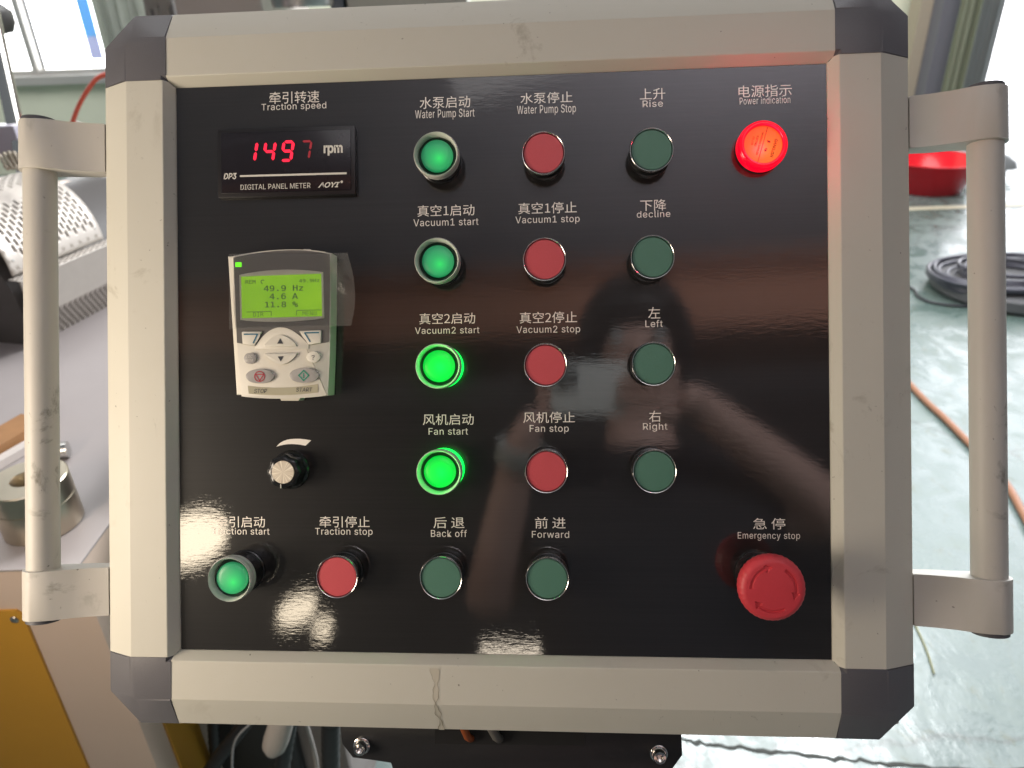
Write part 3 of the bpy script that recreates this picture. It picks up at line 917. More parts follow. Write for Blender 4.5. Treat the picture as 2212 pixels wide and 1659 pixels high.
bump(nt, b, noisetex(nt, vs, 14, 5, .6, .4), .4, .006)
bm = B(); box(bm, -14, 14, -8, 22, -.05, 0); tag(obj('floor', bm, fm), kind='structure')
bm = B()
a = G(1960, 452); c_ = G(2300, 452)
box(bm, -2, 9, a.y - .04, a.y + .04, .002, .004); tag(obj('floor_line', bm, plain('floor_line_paint', (.6, .55, .42), .5)), kind='structure')
# dark joint in the floor, running to the lower right
bm = B(); js = [G(1440, 1590), G(1500, 1603), G(1560, 1612), G(1680, 1625), G(1800, 1638), G(1900, 1648), G(2060, 1662), G(2260, 1668)]
js = spline(js, 8); js = [q + Vector((0, .010 * (noise.noise(Vector((i * .55, 3, 1)))), 0)) for i, q in enumerate(js)]
for i, (a, b_) in enumerate(zip(js, js[1:])):
    w_ = Vector((0, .0022 + .0045 * max(0, .3 + noise.noise(Vector((i * .3, 7, 2)))), 0)); k = [Vector((0, random.uniform(-.001, .001), 0)) for _ in range(4)]
    bm.faces.new([bm.verts.new(q + Vector((0, 0, .002))) for q in (a - w_, b_ - w_, b_ + w_, a + w_)])
tag(obj('floor_joint', bm, plain('joint_dark', (.03, .035, .03), .7)), kind='structure')

# wall with windows and the open gate
zs = W(150, 168, WY).z
xw0, xw1 = -6.5, W(222, 100, WY).x + .35
gx0 = W(2116, 150, WY).x
bm = B()
box(bm, -7.5, gx0, WY, WY + .25, 0, zs)                      # below the sill
box(bm, xw1, gx0, WY, WY + .25, zs, 5.0)                       # between windows and gate
box(bm, -7.5, gx0, WY, WY + .25, 4.2, 5.0)
box(bm, -7.5, xw0, WY, WY + .25, zs, 4.2)
wl = obj('hall_wall', bm, wall_green); tag(wl, kind='structure')
fr = []
mx0, mx1 = W(75, 155, WY).x, W(90, 160, WY).x
bm = B(); box(bm, xw0, xw1, WY - .10, WY + .02, zs - .05, zs + .03, .008); obj('window_sill', bm, frame_white, wl)
bm = B(); box(bm, mx0, mx1, WY - .04, WY + .04, zs + .04, 4.2, .005)
box(bm, xw0, xw1, WY - .03, WY + .04, zs + .03, zs + .075); obj('window_frame', bm, frame_white, wl)
bm = B(); box(bm, xw0, mx0 - .01, WY + .08, WY + .1, zs + .06, 4.2); obj('window_pane', bm, white_glow, wl)
bm = B(); box(bm, mx1 + .01, xw1, WY + .08, WY + .1, zs + .06, 4.2); obj('window_pane', bm, white_glow, wl)
bm = B(); box(bm, gx0 - .1, 14, WY + 3, WY + 3.1, -.5, 14)
o = obj('sky', bm, plain('overexposed_sky', (1, 1, 1), 1, emit=(.95, .95, 1), es=4.8)); tag(o, kind='structure')

# banner in the window
bm = B(); x0 = W(199, 127, WY - .3).x; x1 = W(223, 127, WY - .3).x; z0 = W(210, 127, WY - .3).z; zb = W(195, 79, WY - .3).z
box(bm, x0, x1, WY - .31, WY - .29, z0, zb, 0, 1); box(bm, x0, x1, WY - .31, WY - .29, zb, 3.4, 0, 0)
tag(obj('banner', bm, None, mats=[clear('blue_cloth', (.20, .52, .90), .8, .35), clear('lavender_cloth', (.55, .58, .80), .8, .35)]), 'narrow blue and lavender banner hanging in front of the bright window', 'banner')

# gathered grey curtain beside it
def curtain(name, x0, x1, y, zlo, zhi, mat, folds, amp, label, cat='curtain'):
    bm = B(); n = folds * 8; v0 = []; v1 = []
    for i in range(n + 1):
        x = x0 + (x1 - x0) * i / n; yy = y + amp * math.sin(i * 2 * PI / 8 + .6 * math.sin(i * .7)) + amp * .5 * math.sin(i * .31)
        v0.append(bm.verts.new((x, yy, zlo))); v1.append(bm.verts.new((x, yy, zhi)))
    for i in range(n): bm.faces.new((v0[i], v0[i + 1], v1[i + 1], v1[i]))
    bmesh.ops.solidify(bm, geom=bm.faces[:], thickness=.004)
    return tag(obj(name, bm, mat, None, 60), label, cat)


curtain('curtain', W(222, 100, 6.6).x, W(322, 60, 6.6).x, 6.6, .4, 3.6, plain('grey_curtain_cloth', (.46, .48, .44), .8, scale=8, var=.15), 5, .05, 'gathered grey green curtain beside the left window, behind the panel corner')

# rods, hoses and housings that stand behind the top rail
bm = B()
for k, (u0, u1) in enumerate(((320, 330), (340, 346), (352, 356), (362, 372))):
    a = W(u0, 32, 2.6); b_ = W(u0 - 3, -20, 2.6); tube(bm, spline([a - Vector((0, 0, .8)), a, (a + b_) / 2 + Vector((.02 * (-1) ** k, 0, 0)), b_, b_ + Vector((.1, 0, .5))], 5), .008, 10)
tag(obj('hose_bundle', bm, plain('grey_hose', (.34, .33, .31), .4)), 'looped grey hoses rising behind the upper left corner of the panel', 'hoses')
x0, x1 = W(311, 20, 3.0).x, W(376, 20, 3.0).x
bm = B(); box(bm, x0, x1, 3.0, 3.4, .2, 2.0, .01); tag(obj('dark_cabinet', bm, plain('dark_cabinet_paint', (.13, .12, .12), .5)), 'dark grey cabinet behind the looped hoses', 'cabinet')
x0, x1 = W(378, 20, 2.4).x, W(566, 20, 2.4).x
bm = B(); box(bm, x0, x1, 2.4, 3.0, .2, 1.95, .01)
tag(obj('machine_housing', bm, plain('pinkish_housing', (.50, .45, .42), .35, scale=4, var=.1)), 'pale pinkish machine housing showing above the top rail', 'machine')
bm = B(); a = W(638, 5, 2.2); r_ = (W(705, 5, 2.2).x - W(569, 5, 2.2).x) / 2
zt = W(638, 16, 2.2).z
lathe(bm, [(0, zt), (r_ * .95, zt), (r_, zt + .01), (r_, zt + .04), (r_ * 1.02, zt + .045), (r_, zt + .05), (r_, zt + .35)], 40, (a.x, a.y + r_)); tag(obj('steel_drum', bm, steel, None, 40), 'brushed steel drum above the middle of the top rail', 'drum')
for (u0, u1, colr, lab) in ((712, 742, (.10, .12, .15), 'dark blue grey upright post right of the steel drum'), (748, 1010, (.42, .42, .38), 'pale grey green housing behind the top rail, right of the dark post')):
    bm = B(); box(bm, W(u0, 5, 2.5).x, W(u1, 5, 2.5).x, 2.5, 2.8, .3, 2.0, .008)
    tag(obj('machine_post' if u1 < 800 else 'machine_housing', bm, plain('post_paint_%d' % u0, colr, .4)), lab, 'machine')

# right: dark steel column, gathered strip curtain, pale column
def upright(name, u0, u1, v, y, zlo, zhi, mat, label, cat):
    x0, x1 = W(u0, v, y).x, W(u1, v, y).x
    bm = B(); box(bm, x0, x1, y, y + .22, zlo, zhi, .01)
    # flanges make it an I section
    box(bm, x0 - .02, x1 + .02, y - .02, y, zlo, zhi); return tag(obj(name, bm, mat), label, cat)


upright('steel_column', 1996, 2026, 215, 6.9, 0, 4.4, plain('dark_column_paint', (.17, .17, .20), .6), 'dark grey steel column right of the panel, beside the pale curtain', 'column')
upright('pale_cabinet', 1950, 1992, 215, 7.1, 0, 1.55, plain('beige_cabinet', (.42, .36, .28), .6), 'beige cabinet between the panel edge and the dark column', 'cabinet')
curtain('curtain', W(2032, 215, 6.7).x, W(2072, 215, 6.7).x, 6.7, .02, 4.4, plain('olive_curtain', (.42, .45, .34), .8), 4, .03, 'pale olive strip curtain right of the dark column')
curtain('curtain', W(2074, 215, 6.9).x, W(2118, 215, 6.9).x, 6.9, .02, 4.4, plain('grey_strip', (.40, .42, .42), .5), 4, .03, 'grey strip curtain at the edge of the bright gateway')

# step slab with dark edge outside the gate, small green crate
a = G(2065, 382); b_ = G(2182, 382)
bm = B(); box(bm, a.x, b_.x, a.y, a.y + .75, .0, .05, .008, 1); box(bm, a.x - .01, b_.x + .01, a.y - .01, a.y + .76, .05, .075, .006, 0)
tag(obj('step_slab', bm, None, mats=[plain('pale_slab', (.62, .66, .66), .35), plain('slab_edge', (.06, .07, .07), .5)]), 'low pale slab with a dark edge lying on the floor in front of the bright gate', 'slab')
g = G(2080, 365, .075); bm = B(); box(bm, g.x - .12, g.x + .05, g.y - .1, g.y + .15, .075, .18, .006)
tag(obj('green_crate', bm, plain('crate_green', (.08, .35, .20), .5)), 'small green crate on the pale slab behind the right handle', 'crate')
g = G(2168, 360, .075); bm = B(); lathe(bm, [(.14, .075), (.12, .12), (.04, .17), (0, .175)], 20, (g.x - .05, g.y)); tag(obj('grey_bag', bm, plain('bag_grey', (.22, .23, .24), .8), None, 60), 'small grey sack on the pale slab right of the handle', 'sack')

# red basin
bc = G(1998, 409); sc_ = 1.0
bm = B(); R1, R0, Hh = .345, .235, .235
lathe(bm, [(0, 0), (R0, 0), (R0 + .01, .006), (R1 - .01, Hh - .012), (R1 + .006, Hh - .008), (R1 + .014, Hh - .002), (R1 + .008, Hh + .004), (R1 - .008, Hh), (R0 - .006, .010), (0, .008)], 56)
rb = obj('red_basin', bm, plain('red_basin_plastic', (.80, .015, .03), .22, var=.03, scale=4), None, 60); rb.location = (bc.x, bc.y, .0)
tag(rb, 'red plastic basin standing on the floor right of the panel', 'basin')

# orange hose across the floor
pts = [G(u, v, .013) for u, v in ((1880, 735), (1983, 849), (2040, 903), (2093, 957), (2165, 1034), (2212, 1112), (2300, 1290))]
bm = B(); tube(bm, spline(pts, 8), .012, 16); tag(obj('orange_hose', bm, plain('orange_hose_rubber', (.33, .15, .085), .4), None, 60), 'brown orange hose lying across the glossy floor right of the panel', 'hose')
# scratch line of dry straw
pts = [G(u, v, .004) for u, v in ((1975, 1345), (2000, 1400), (2018, 1455))]
bm = B(); tube(bm, spline(pts, 5), .0022, 8); tag(obj('straw', bm, plain('dry_straw', (.30, .30, .16), .7), None, 60), 'thin dry straw on the floor beside the lower right corner piece', 'straw')

# coil of cable
cc = G(2168, 628); bm = B(); rnd = random.Random(4)
for k in range(13):
    r = rnd.uniform(.20, .36); ox, oy = rnd.uniform(-.05, .05), rnd.uniform(-.04, .04); z = .05 + .006 * k + rnd.uniform(0, .01); ti = rnd.uniform(-.10, .10); tj = rnd.uniform(-.10, .10)
    tube(bm, [(cc.x + ox + r * math.cos(t), cc.y + oy + r * .8 * math.sin(t), z + .06 * ti * math.cos(t) * 3 + .06 * tj * math.sin(t) * 3) for t in [i * PI / 20 for i in range(41)]], .011, 8, caps=False)
tag(obj('cable_coil', bm, plain('cable_grey', (.10, .10, .13), .3), None, 60), 'heap of coiled dark grey cable on the floor behind the right handle', 'cable')
bm = B(); lathe(bm, [(0, 0), (.36, 0), (.38, .02), (.38, .065), (.33, .075), (0, .075)], 40, (cc.x + .03, cc.y)); tag(obj('cable_drum_base', bm, plain('grey_sack', (.16, .16, .17), .6, bmp=.5, scale=15), None, 40), 'dark round base under the coiled cable heap', 'drum')
pts = [G(u, v, .008) for u, v in ((1900, 600), (1968, 622), (1983, 640), (2010, 652), (2060, 660), (2130, 662))]
bm = B(); tube(bm, spline(pts, 8), .007, 10); tag(obj('loose_cable', bm, plain('cable_black', (.05, .05, .06), .4), None, 60), 'single dark cable curving from the coil toward the panel', 'cable')

# ---- machine on the left: painted box with yellow panels
zt = .85
body_peach = plain('machine_cream_paint', (.60, .47, .38), .45, scale=6, var=.05)
mc = empty('painted_machine', (-.95, 1.15, 0)); tag(mc, 'cream machine base with yellow panels, left of the control panel', 'machine')
mc_inv = Vector((.95, -1.15, 0))


def mobj(name, bm, mat, smooth=None, parent=None):
    o = obj(name, bm, mat, parent or mc, smooth)
    if parent is None: o.location = mc_inv
    return o


XS = -.532; YF = .692
bm = B(); box(bm, -1.9, XS, YF, 1.75, .05, zt, .004); mobj('machine_body', bm, body_peach, 30)
bm = B(); box(bm, -1.92, XS + .001, YF - .001, 1.76, zt, zt + .003, .001); mobj('machine_top', bm, plain('pale_grey_top', (.34, .305, .30), .38, scale=5, var=.08), 30)
yel = plain('yellow_panel_paint', (.55, .28, .03), .42, scale=12, var=.05)


def onfront(u, v, y): d = ray(u, v); return CAM_LOC + d * (y / d.y)


def onside(u, v, x): d = ray(u, v); return CAM_LOC + d * (x / d.x)


a = onfront(44, 1320, YF - .004)
bm = B(); poly = [(-1.2, a.z), (a.x - .006, a.z), (a.x, a.z - .008), (onfront(173, 1659, YF - .004).x, a.z - .7), (-1.2, a.z - .7)]
lo = [bm.verts.new((x, YF, z)) for x, z in poly]; hi = [bm.verts.new((x, YF - .004, z)) for x, z in poly]
bm.faces.new(hi)
for i in range(5): bm.faces.new((lo[i], lo[(i + 1) % 5], hi[(i + 1) % 5], hi[i]))
mobj('side_panel', bm, yel)
sp = onfront(29.5, 1341, YF - .006)
bm = B(); lathe(bm, [(0, .003), (.003, .0028), (.0052, .001), (.0052, 0)], 20)
o = mobj('screw', bm, steel, 40); o.location = Vector((sp.x + .95, sp.y - 1.15 + .002, sp.z)); o.rotation_euler = (PI / 2, 0, 0)
y0, y1 = onside(357, 1564, XS + .004).y, onside(447, 1612, XS + .004).y; z1 = onside(357, 1555, XS + .004).z + .12
bm = B(); box(bm, XS, XS + .004, y0, y1, z1 - .9, z1, .001); mobj('side_panel', bm, yel)
bm = B(); box(bm, -1.45, XS - .004, 1.76, 2.3, .03, .60, .006); mobj('machine_body', bm, body_peach, 30)

# steel die with a bore on the machine top
dc = G(97, 1131, zt + .003)
bm = B(); rr = .047; hh = .072
lathe(bm, [(0, zt + .003), (rr - .002, zt + .003), (rr, zt + .005), (rr, zt + .045), (rr - .001, zt + .0455), (rr - .001, zt + .0465), (rr, zt + .047), (rr, zt + .003 + hh - .0015), (rr - .0015, zt + .003 + hh), (.019, zt + .003 + hh), (.018, zt + hh), (.018, zt + .03), (0, zt + .03)], 56, (dc.x, dc.y))
tag(obj('steel_die', bm, brass, None, 40), 'polished steel cylinder with a central bore standing on the machine top', 'metal part')
g = G(136, 990, zt + .003)
bm = B(); tube(bm, [(g.x - .03, g.y - .008, zt + .016), (g.x + .010, g.y + .004, zt + .016)], .0125, 20); tag(obj('steel_pin', bm, steel, None, 40), 'short dark steel pin lying behind the bored cylinder', 'metal part')
# wooden board and bar left behind the handle
a, b_ = G(-60, 985, zt + .02), G(75, 905, zt + .02)
bm = B()
d = (b_ - a).normalized(); n = Vector((-d.y, d.x, 0))
def slab(bm, a, b_, n, w, z0, z1, mat=0):
    q = [a - n * w, b_ - n * w, b_ + n * w, a + n * w]
    lo = [bm.verts.new((p.x, p.y, z0)) for p in q]; hi = [bm.verts.new((p.x, p.y, z1)) for p in q]
    fs = [bm.faces.new(hi), bm.faces.new(lo[::-1])] + [bm.faces.new((lo[i], lo[(i + 1) % 4], hi[(i + 1) % 4], hi[i])) for i in range(4)]
    for f in fs: f.material_index = mat
wood = plain('brown_wood', (.34, .17, .07), .6, scale=30, var=.2)
slab(bm, a, b_, n, .026, zt + .004, zt + .026)
tag(obj('wooden_board', bm, wood), 'brown wooden board on the machine top behind the left handle', 'board')
a2, b2 = G(-60, 1030, zt + .012), G(70, 955, zt + .012)
bm = B(); slab(bm, a2, b2, n, .009, zt + .004, zt + .016); tag(obj('white_strip', bm, plain('white_strip_paint', (.6, .55, .52), .4)), 'pale flat bar lying in front of the wooden board', 'bar')
# slotted guard: curved sheet with real slots
def perforated(name, mapf, nu, nv, u_len, v_len, slot_w, slot_l, keep, mat, thick, parent, stagger=True, nseg=8):
    bm = B()
    for i in range(nu):
        for j in range(nv):
            off = .5 if (stagger and i % 2) else 0
            u0, u1 = i / nu, (i + 1) / nu; v0, v1 = (j + off) / nv, (j + 1 + off) / nv
            if off and j == nv - 1: v1 = 1.0
            if v0 >= 1: continue
            uc, vc = (u0 + u1) / 2, (v0 + v1) / 2
            hw, hl = slot_w / u_len / 2, slot_l / v_len / 2
            cor = [(u0, v0), (uc, v0), (u1, v0), (u1, vc), (u1, v1), (uc, v1), (u0, v1), (u0, vc)]
            ov = [bm.verts.new(mapf(*q)) for q in cor]
            if keep(uc, vc) and (v1 - v0) > .6 / nv:
                cor2 = [(uc - hw, vc - hl * .82), (uc, vc - hl), (uc + hw, vc - hl * .82), (uc + hw, vc), (uc + hw, vc + hl * .82), (uc, vc + hl), (uc - hw, vc + hl * .82), (uc - hw, vc)]
                iv = [bm.verts.new(mapf(*q)) for q in cor2]
                for k in range(8): bm.faces.new((ov[k], ov[(k + 1) % 8], iv[(k + 1) % 8], iv[k]))
            else: bm.faces.new(ov)
            if off and j == 0:
                bm.faces.new([bm.verts.new(mapf(*q)) for q in ((u0, 0), (u1, 0), (u1, v0), (u0, v0))])
    bmesh.ops.remove_doubles(bm, verts=bm.verts, dist=1e-5)
    bmesh.ops.recalc_face_normals(bm, faces=bm.faces)
    o = obj(name, bm, mat, parent, 40)
    md = o.modifiers.new('thickness', 'SOLIDIFY'); md.thickness = thick; md.offset = -1
    return o


A_ = G(27.8, 598, 1.0); B_ = G(224, 516.6, 1.0)
ax = (B_ - A_); LA = ax.length; axn = ax.normalized(); pr = Vector((-axn.y, axn.x, 0)); RG = .142
# large dark barrel end
bm = B(); c1_ = G(-60, 800, 1.02)
c1_ = Vector((-1.12, 1.06, 1.02)); ax = Vector((.217, .976, 0))
c1_ = A_ + pr * .175 + Vector((0, 0, -.075)); tube(bm, [c1_ + axn * .004, c1_ + axn * .45], .160, 64)
tag(obj('barrel', bm, plain('dark_barrel_paint', (.075, .068, .066), .55), None, 40), 'large dark round barrel under the slotted guard', 'barrel')

sheet = plain('guard_sheet_steel', (.58, .53, .48), .40, metal=.25, scale=10, var=.06)
gd = empty('slotted_guard', A_); tag(gd, 'curved pale guard with rows of slots over the dark barrel', 'guard')


def gmap(u, v):   # u along the axis, v round the arc
    th = math.radians(112) * v
    return axn * (LA * u) + pr * (RG * (1 - math.cos(th))) + Vector((0, 0, RG * math.sin(th)))


perforated('guard_sheet', gmap, 21, 15, LA, RG * math.radians(112), .0040, .0145, lambda u, v: .08 < u < .95 and (.12 < v < .50 or .60 < v < .97), sheet, .0015, gd)
bm = B(); lv = []
for j in range(25):
    th = math.radians(112) * j / 24
    q = pr * (RG - (RG - .005) * math.cos(th)) + Vector((0, 0, (RG - .005) * math.sin(th)))
    lv.append([bm.verts.new(q + axn * .004), bm.verts.new(q + axn * (LA - .004))])
for a, b_ in zip(lv, lv[1:]): bm.faces.new((a[0], a[1], b_[1], b_[0]))
obj('slot_backing', bm, plain('slot_shade_brown', (.34, .30, .26), .7), gd, 60)  # added backing sheet, its brown sets the shade tone inside the slots
# hole strip under the guard edge and the channel below
f0 = G(27.8, 598, 1.0) - A_
dn = [G(121, 585, .995), G(229, 535.5, .995)]
w_fl = .028


def flmap(u, v): return axn * (LA * (u * 1.25 - .05)) - pr * (w_fl * v) + Vector((0, 0, -.003 - .002 * v))


perforated('guard_sheet', flmap, 34, 3, LA * 1.2, w_fl, .0052, .0058, lambda u, v: True, sheet, .001, gd)
chn = plain('channel_paint', (.33, .30, .27), .5)
bm = B()
q = [(-.05, w_fl, -.004), (1.25, w_fl, -.004), (1.25, w_fl, -.075), (-.05, w_fl, -.075)]
vs_ = [bm.verts.new(axn * LA * a - pr * b_ + Vector((0, 0, c))) for a, b_, c in q]; vs2 = [bm.verts.new(v.co + pr * .004) for v in vs_]
bm.faces.new(vs_); bm.faces.new(vs2[::-1])
for i in range(4): bm.faces.new((vs_[i], vs_[(i + 1) % 4], vs2[(i + 1) % 4], vs2[i]))
obj('guard_channel', bm, chn, gd)


def lowmap(u, v): return axn * (LA * (u * 1.30 - .05)) - pr * (w_fl - .045 * v) + Vector((0, 0, -.075 - .075 * v))


perforated('guard_sheet', lowmap, 44, 5, LA * 1.3, .085, .0036, .0125, lambda u, v: v > .15, chn, .001, gd)
bm = B(); box(bm, -.03, .03, -.01, .01, 0, .001)
bm.free()
# screws on the guard sheet
for u, v in ((.06, .10), (.95, .10), (.95, .42)):
    bm = B(); lathe(bm, [(0, .0016), (.002, .0014), (.0032, 0)], 12); o = obj('screw', bm, steel, gd, 40)
    p0 = gmap(u, v); nn_ = (gmap(u + .01, v) - p0).cross(gmap(u, v + .01) - p0).normalized()
    o.location = p0; o.rotation_euler = (-nn_).to_track_quat('Z', 'Y').to_euler() if nn_.dot(-ray(100, 500)) < 0 else nn_.to_track_quat('Z', 'Y').to_euler()

# dark clutter behind the guard: valve block with fittings
vb = empty('valve_block', W(190, 470, 1.95)); tag(vb, 'dark valve block with small steel fittings behind the slotted guard', 'valve block')
bm = B(); box(bm, -.16, .22, .05, .35, -.45, .06, .01); obj('valve_body', bm, plain('valve_dark', (.09, .08, .075), .5), vb, 30)
for k, (x, z, s) in enumerate(((-.03, .055, .03), (.03, .045, .022), (.055, -.01, .03), (-.02, -.01, .018), (.085, .05, .02))):
    bm = B(); tube(bm, [(x - s, -.02, z), (x + s, .02, z + .01 * (-1) ** k)], s * .45, 12); obj('pipe_fitting', bm, steel if k % 2 else plain('fitting_%d' % k, (.28, .23, .18), .4, metal=.4), vb, 40)
bm = B(); box(bm, -.12, .06, -.03, .06, .062, .085, .004); obj('copper_bar', bm, plain('copper_bar_paint', (.55, .33, .20), .35, metal=.5), vb, 30)

# chrome post and ring, red cord
a = G(10, 250, 1.05); p0 = W(4, 135, 1.9); p1 = W(46, 330, 1.75)
bm = B(); tube(bm, [p0 + (p0 - p1) * .6, p0, p1, p1 + (p1 - p0) * .3], .018, 20); tag(obj('chrome_post', bm, chrome, None, 60), 'slanting chrome post at the left edge, in front of the green wall', 'post')
rg = W(166, 282, 2.0)
bm = B(); tube(bm, [(rg.x + .022 * math.cos(t), rg.y + .006 * math.sin(t), rg.z + .018 * math.sin(t)) for t in [i * PI / 16 for i in range(33)]], .004, 10, caps=False); tag(obj('lifting_ring', bm, steel, None, 60), 'steel lifting ring above the left handle bracket', 'ring')
pts = [W(u, v, 2.0 + .0 * u) for u, v in ((330, 150), (260, 156), (222, 163), (200, 180), (172, 225), (154, 274), (150, 300))]
bm = B(); tube(bm, spline(pts, 8), .0055, 10); tag(obj('hanging_cord', bm, plain('red_cord_plastic', (.90, .16, .10), .4), None, 60), 'thin red cord hanging from the panel corner to the lifting ring', 'cord')
bm = B(); g = W(-4, 42, 2.4); lathe(bm, [(0, -.04), (.03, -.035), (.042, -.01), (.042, .02), (.02, .04), (0, .045)], 24); o = obj('round_gauge', bm, plain('gauge_grey', (.2, .2, .2), .3), None, 60); o.location = g; tag(o, 'round grey gauge at the upper left edge against the bright window', 'gauge')
g = W(14, 300, 1.75); bm = B(); box(bm, g.x - .07, g.x + .025, g.y, g.y + .05, g.z - .04, g.z + .028, .006); tag(obj('plastic_bag', bm, plain('pale_plastic', (.5, .47, .55), .3), None, 30), 'pale lavender plastic packet at the left edge above the slotted guard', 'packet')
g = W(20, 352, 1.5); bm = B()
for k in range(10):
    t = k * .7; tube(bm, [(g.x - .03 + .01 * k + .02 * math.cos(t), g.y + .02 * math.sin(t), g.z - .008), (g.x - .02 + .01 * k, g.y + .01, g.z + .012 + .006 * math.sin(t)), (g.x + .0 + .01 * k, g.y - .01, g.z - .01)], .004, 8)
tag(obj('cable_ties', bm, plain('tan_ties', (.36, .31, .24), .4), None, 60), 'tangle of tan cable ties behind the left handle', 'cable ties')

# ---- hoses below the box
dark_rub = plain('black_rubber', (.014, .014, .016), .5)
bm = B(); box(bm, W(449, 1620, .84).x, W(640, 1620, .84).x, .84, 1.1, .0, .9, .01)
tag(obj('black_cabinet', bm, plain('black_cabinet_paint', (.02, .02, .022), .5)), 'black cabinet behind the hoses under the panel', 'cabinet')
bm = B(); box(bm, W(641, 1620, .86).x, W(748, 1620, .86).x, .86, 1.1, .0, .9, .01)
tag(obj('grey_cabinet', bm, plain('mauve_cabinet_paint', (.20, .17, .16), .5)), 'mauve grey cabinet side behind the hoses, left of the bracket plate', 'cabinet')
def conduit(name, px, y, r, label, mat=dark_rub, rib=.12, step=14):
    pts = spline([W(u, v, yy) for (u, v), yy in zip(px, y)], step)
    bm = B(); tube(bm, pts, r, 12, rib=rib); return tag(obj(name, bm, mat, None, 35 if rib else 60), label, 'hose')
conduit('conduit', [(560, 1520), (520, 1575), (470, 1640), (420, 1720)], [.75] * 4, .0115, 'thick ribbed conduit slanting down left under the panel, nearest the yellow panel')
conduit('conduit', [(458, 1530), (462, 1600), (470, 1720)], [.80] * 3, .009, 'thin ribbed conduit hanging beside the yellow side panel')
conduit('conduit', [(632, 1530), (618, 1600), (600, 1720)], [.72] * 3, .0125, 'ribbed conduit right of the white wrapped plug')
conduit('conduit', [(716, 1530), (714, 1600), (716, 1720)], [.66] * 3, .013, 'ribbed conduit hanging beside the bracket plate')
conduit('cord', [(545, 1560), (505, 1610), (503, 1720)], [.70] * 3, .0018, 'thin twisted grey cord among the black hoses', plain('grey_cord', (.32, .32, .33), .5), .25, 24)
conduit('cord', [(660, 1560), (682, 1640), (690, 1720)], [.74] * 3, .0035, 'thin pale cord between the two ribbed conduits', plain('pale_cord', (.40, .36, .34), .5), 0, 8)
p0 = W(608, 1560, .70); p1 = W(590, 1620, .70)
bm = B(); pts = [p0 + (p1 - p0) * t for t in (-.4, 0, .3, .6, .85, 1.05, 1.15)]
tube(bm, pts, .016, 20, rad=[.016, .017, .0175, .018, .017, .011, .004]); tag(obj('wrapped_plug', bm, plain('white_tape', (.50, .45, .41), .6, bmp=.6, scale=60), None, 60), 'cable plug wrapped in white tape hanging under the panel', 'plug')

# ================================================================== BEHIND THE LENS (mirrored in the panel)
# rusty crane beam under the roof
bm = B(); yb = -3.6
za = 1.45 + 3.9 * math.tan(math.radians(28.5)); zb_ = 1.45 + 3.9 * math.tan(math.radians(33.5))
box(bm, -5, 5, yb, yb + .3, za, zb_ , .02); box(bm, -5, 5, yb - .12, yb + .42, zb_, zb_ + .05); box(bm, -5, 5, yb - .12, yb + .42, za - .05, za)
tag(obj('crane_beam', bm, plain('rust_red_paint', (.34, .14, .075), .6, scale=2, var=.15)), 'rust red crane beam high behind the photographer, mirrored in the panel', 'beam')


bm = B(); box(bm, -8, 8, -7.8, -7.6, 0, 5.4); tag(obj('back_wall', bm, plain('dark_back_wall', (.07, .07, .075), .8, scale=1, var=.3)), kind='structure')

bm = B(); box(bm, -8, 8, -7.8, -1.55, 5.3, 5.5); tag(obj('ceiling', bm, plain('pale_ceiling', (.62, .60, .63), .8, scale=1, var=.08)), kind='structure')

# phone: wide lens at its upper left seen from the panel
ph = empty('phone'); ph.matrix_world = M_CAM; tag(ph, 'silver phone held level in two hands, mirrored in the black panel', 'phone')
bm = B(); box(bm, -.016, .131, -.042, .030, .0035, .0115, .003); obj('phone_body', bm, plain('phone_silver', (.85, .87, .86), .35), ph, 30)
bm = B(); box(bm, -.013, .020, -.012, .027, .0022, .0038, .001); obj('lens_plate', bm, plain('phone_plate', (.5, .52, .52), .25), ph, 30)
for x, y in ((0, 0), (0.0, .017), (.014, .009)):
    bm = B(); tube(bm, [(x, y, .0012), (x, y, .0032)], .0062, 24); obj('lens_ring', bm, black_pl, ph, 40)

skin = plain('skin', (.66, .42, .36), .55, scale=40, var=.06)
hair_m = plain('black_hair', (.012, .010, .010), .5)
shirt_m = plain('dark_shirt', (.022, .024, .032), .85)


def skinmesh(name, verts, edges, radii, mat, parent=None, sub=2, root_i=0, flat=None):
    me = bpy.data.meshes.new(name); me.from_pydata([tuple(v) for v in verts], edges, []); me.materials.append(mat)
    o = bpy.data.objects.new(name, me); COL.objects.link(o)
    o.modifiers.new('skin', 'SKIN'); sk = me.skin_vertices[0].data
    for i, r in enumerate(radii):
        sk[i].radius = (r, r) if not isinstance(r, tuple) else r; sk[i].use_root = (i == root_i)
    s = o.modifiers.new('sub', 'SUBSURF'); s.levels = s.render_levels = sub
    dg = bpy.context.evaluated_depsgraph_get(); ev = o.evaluated_get(dg); m2 = bpy.data.meshes.new_from_object(ev)
    o.modifiers.clear(); o.data = m2
    for p in m2.polygons: p.use_smooth = True
    if parent:
        o.parent = parent; o.matrix_parent_inverse = parent.matrix_world.inverted()
    return o


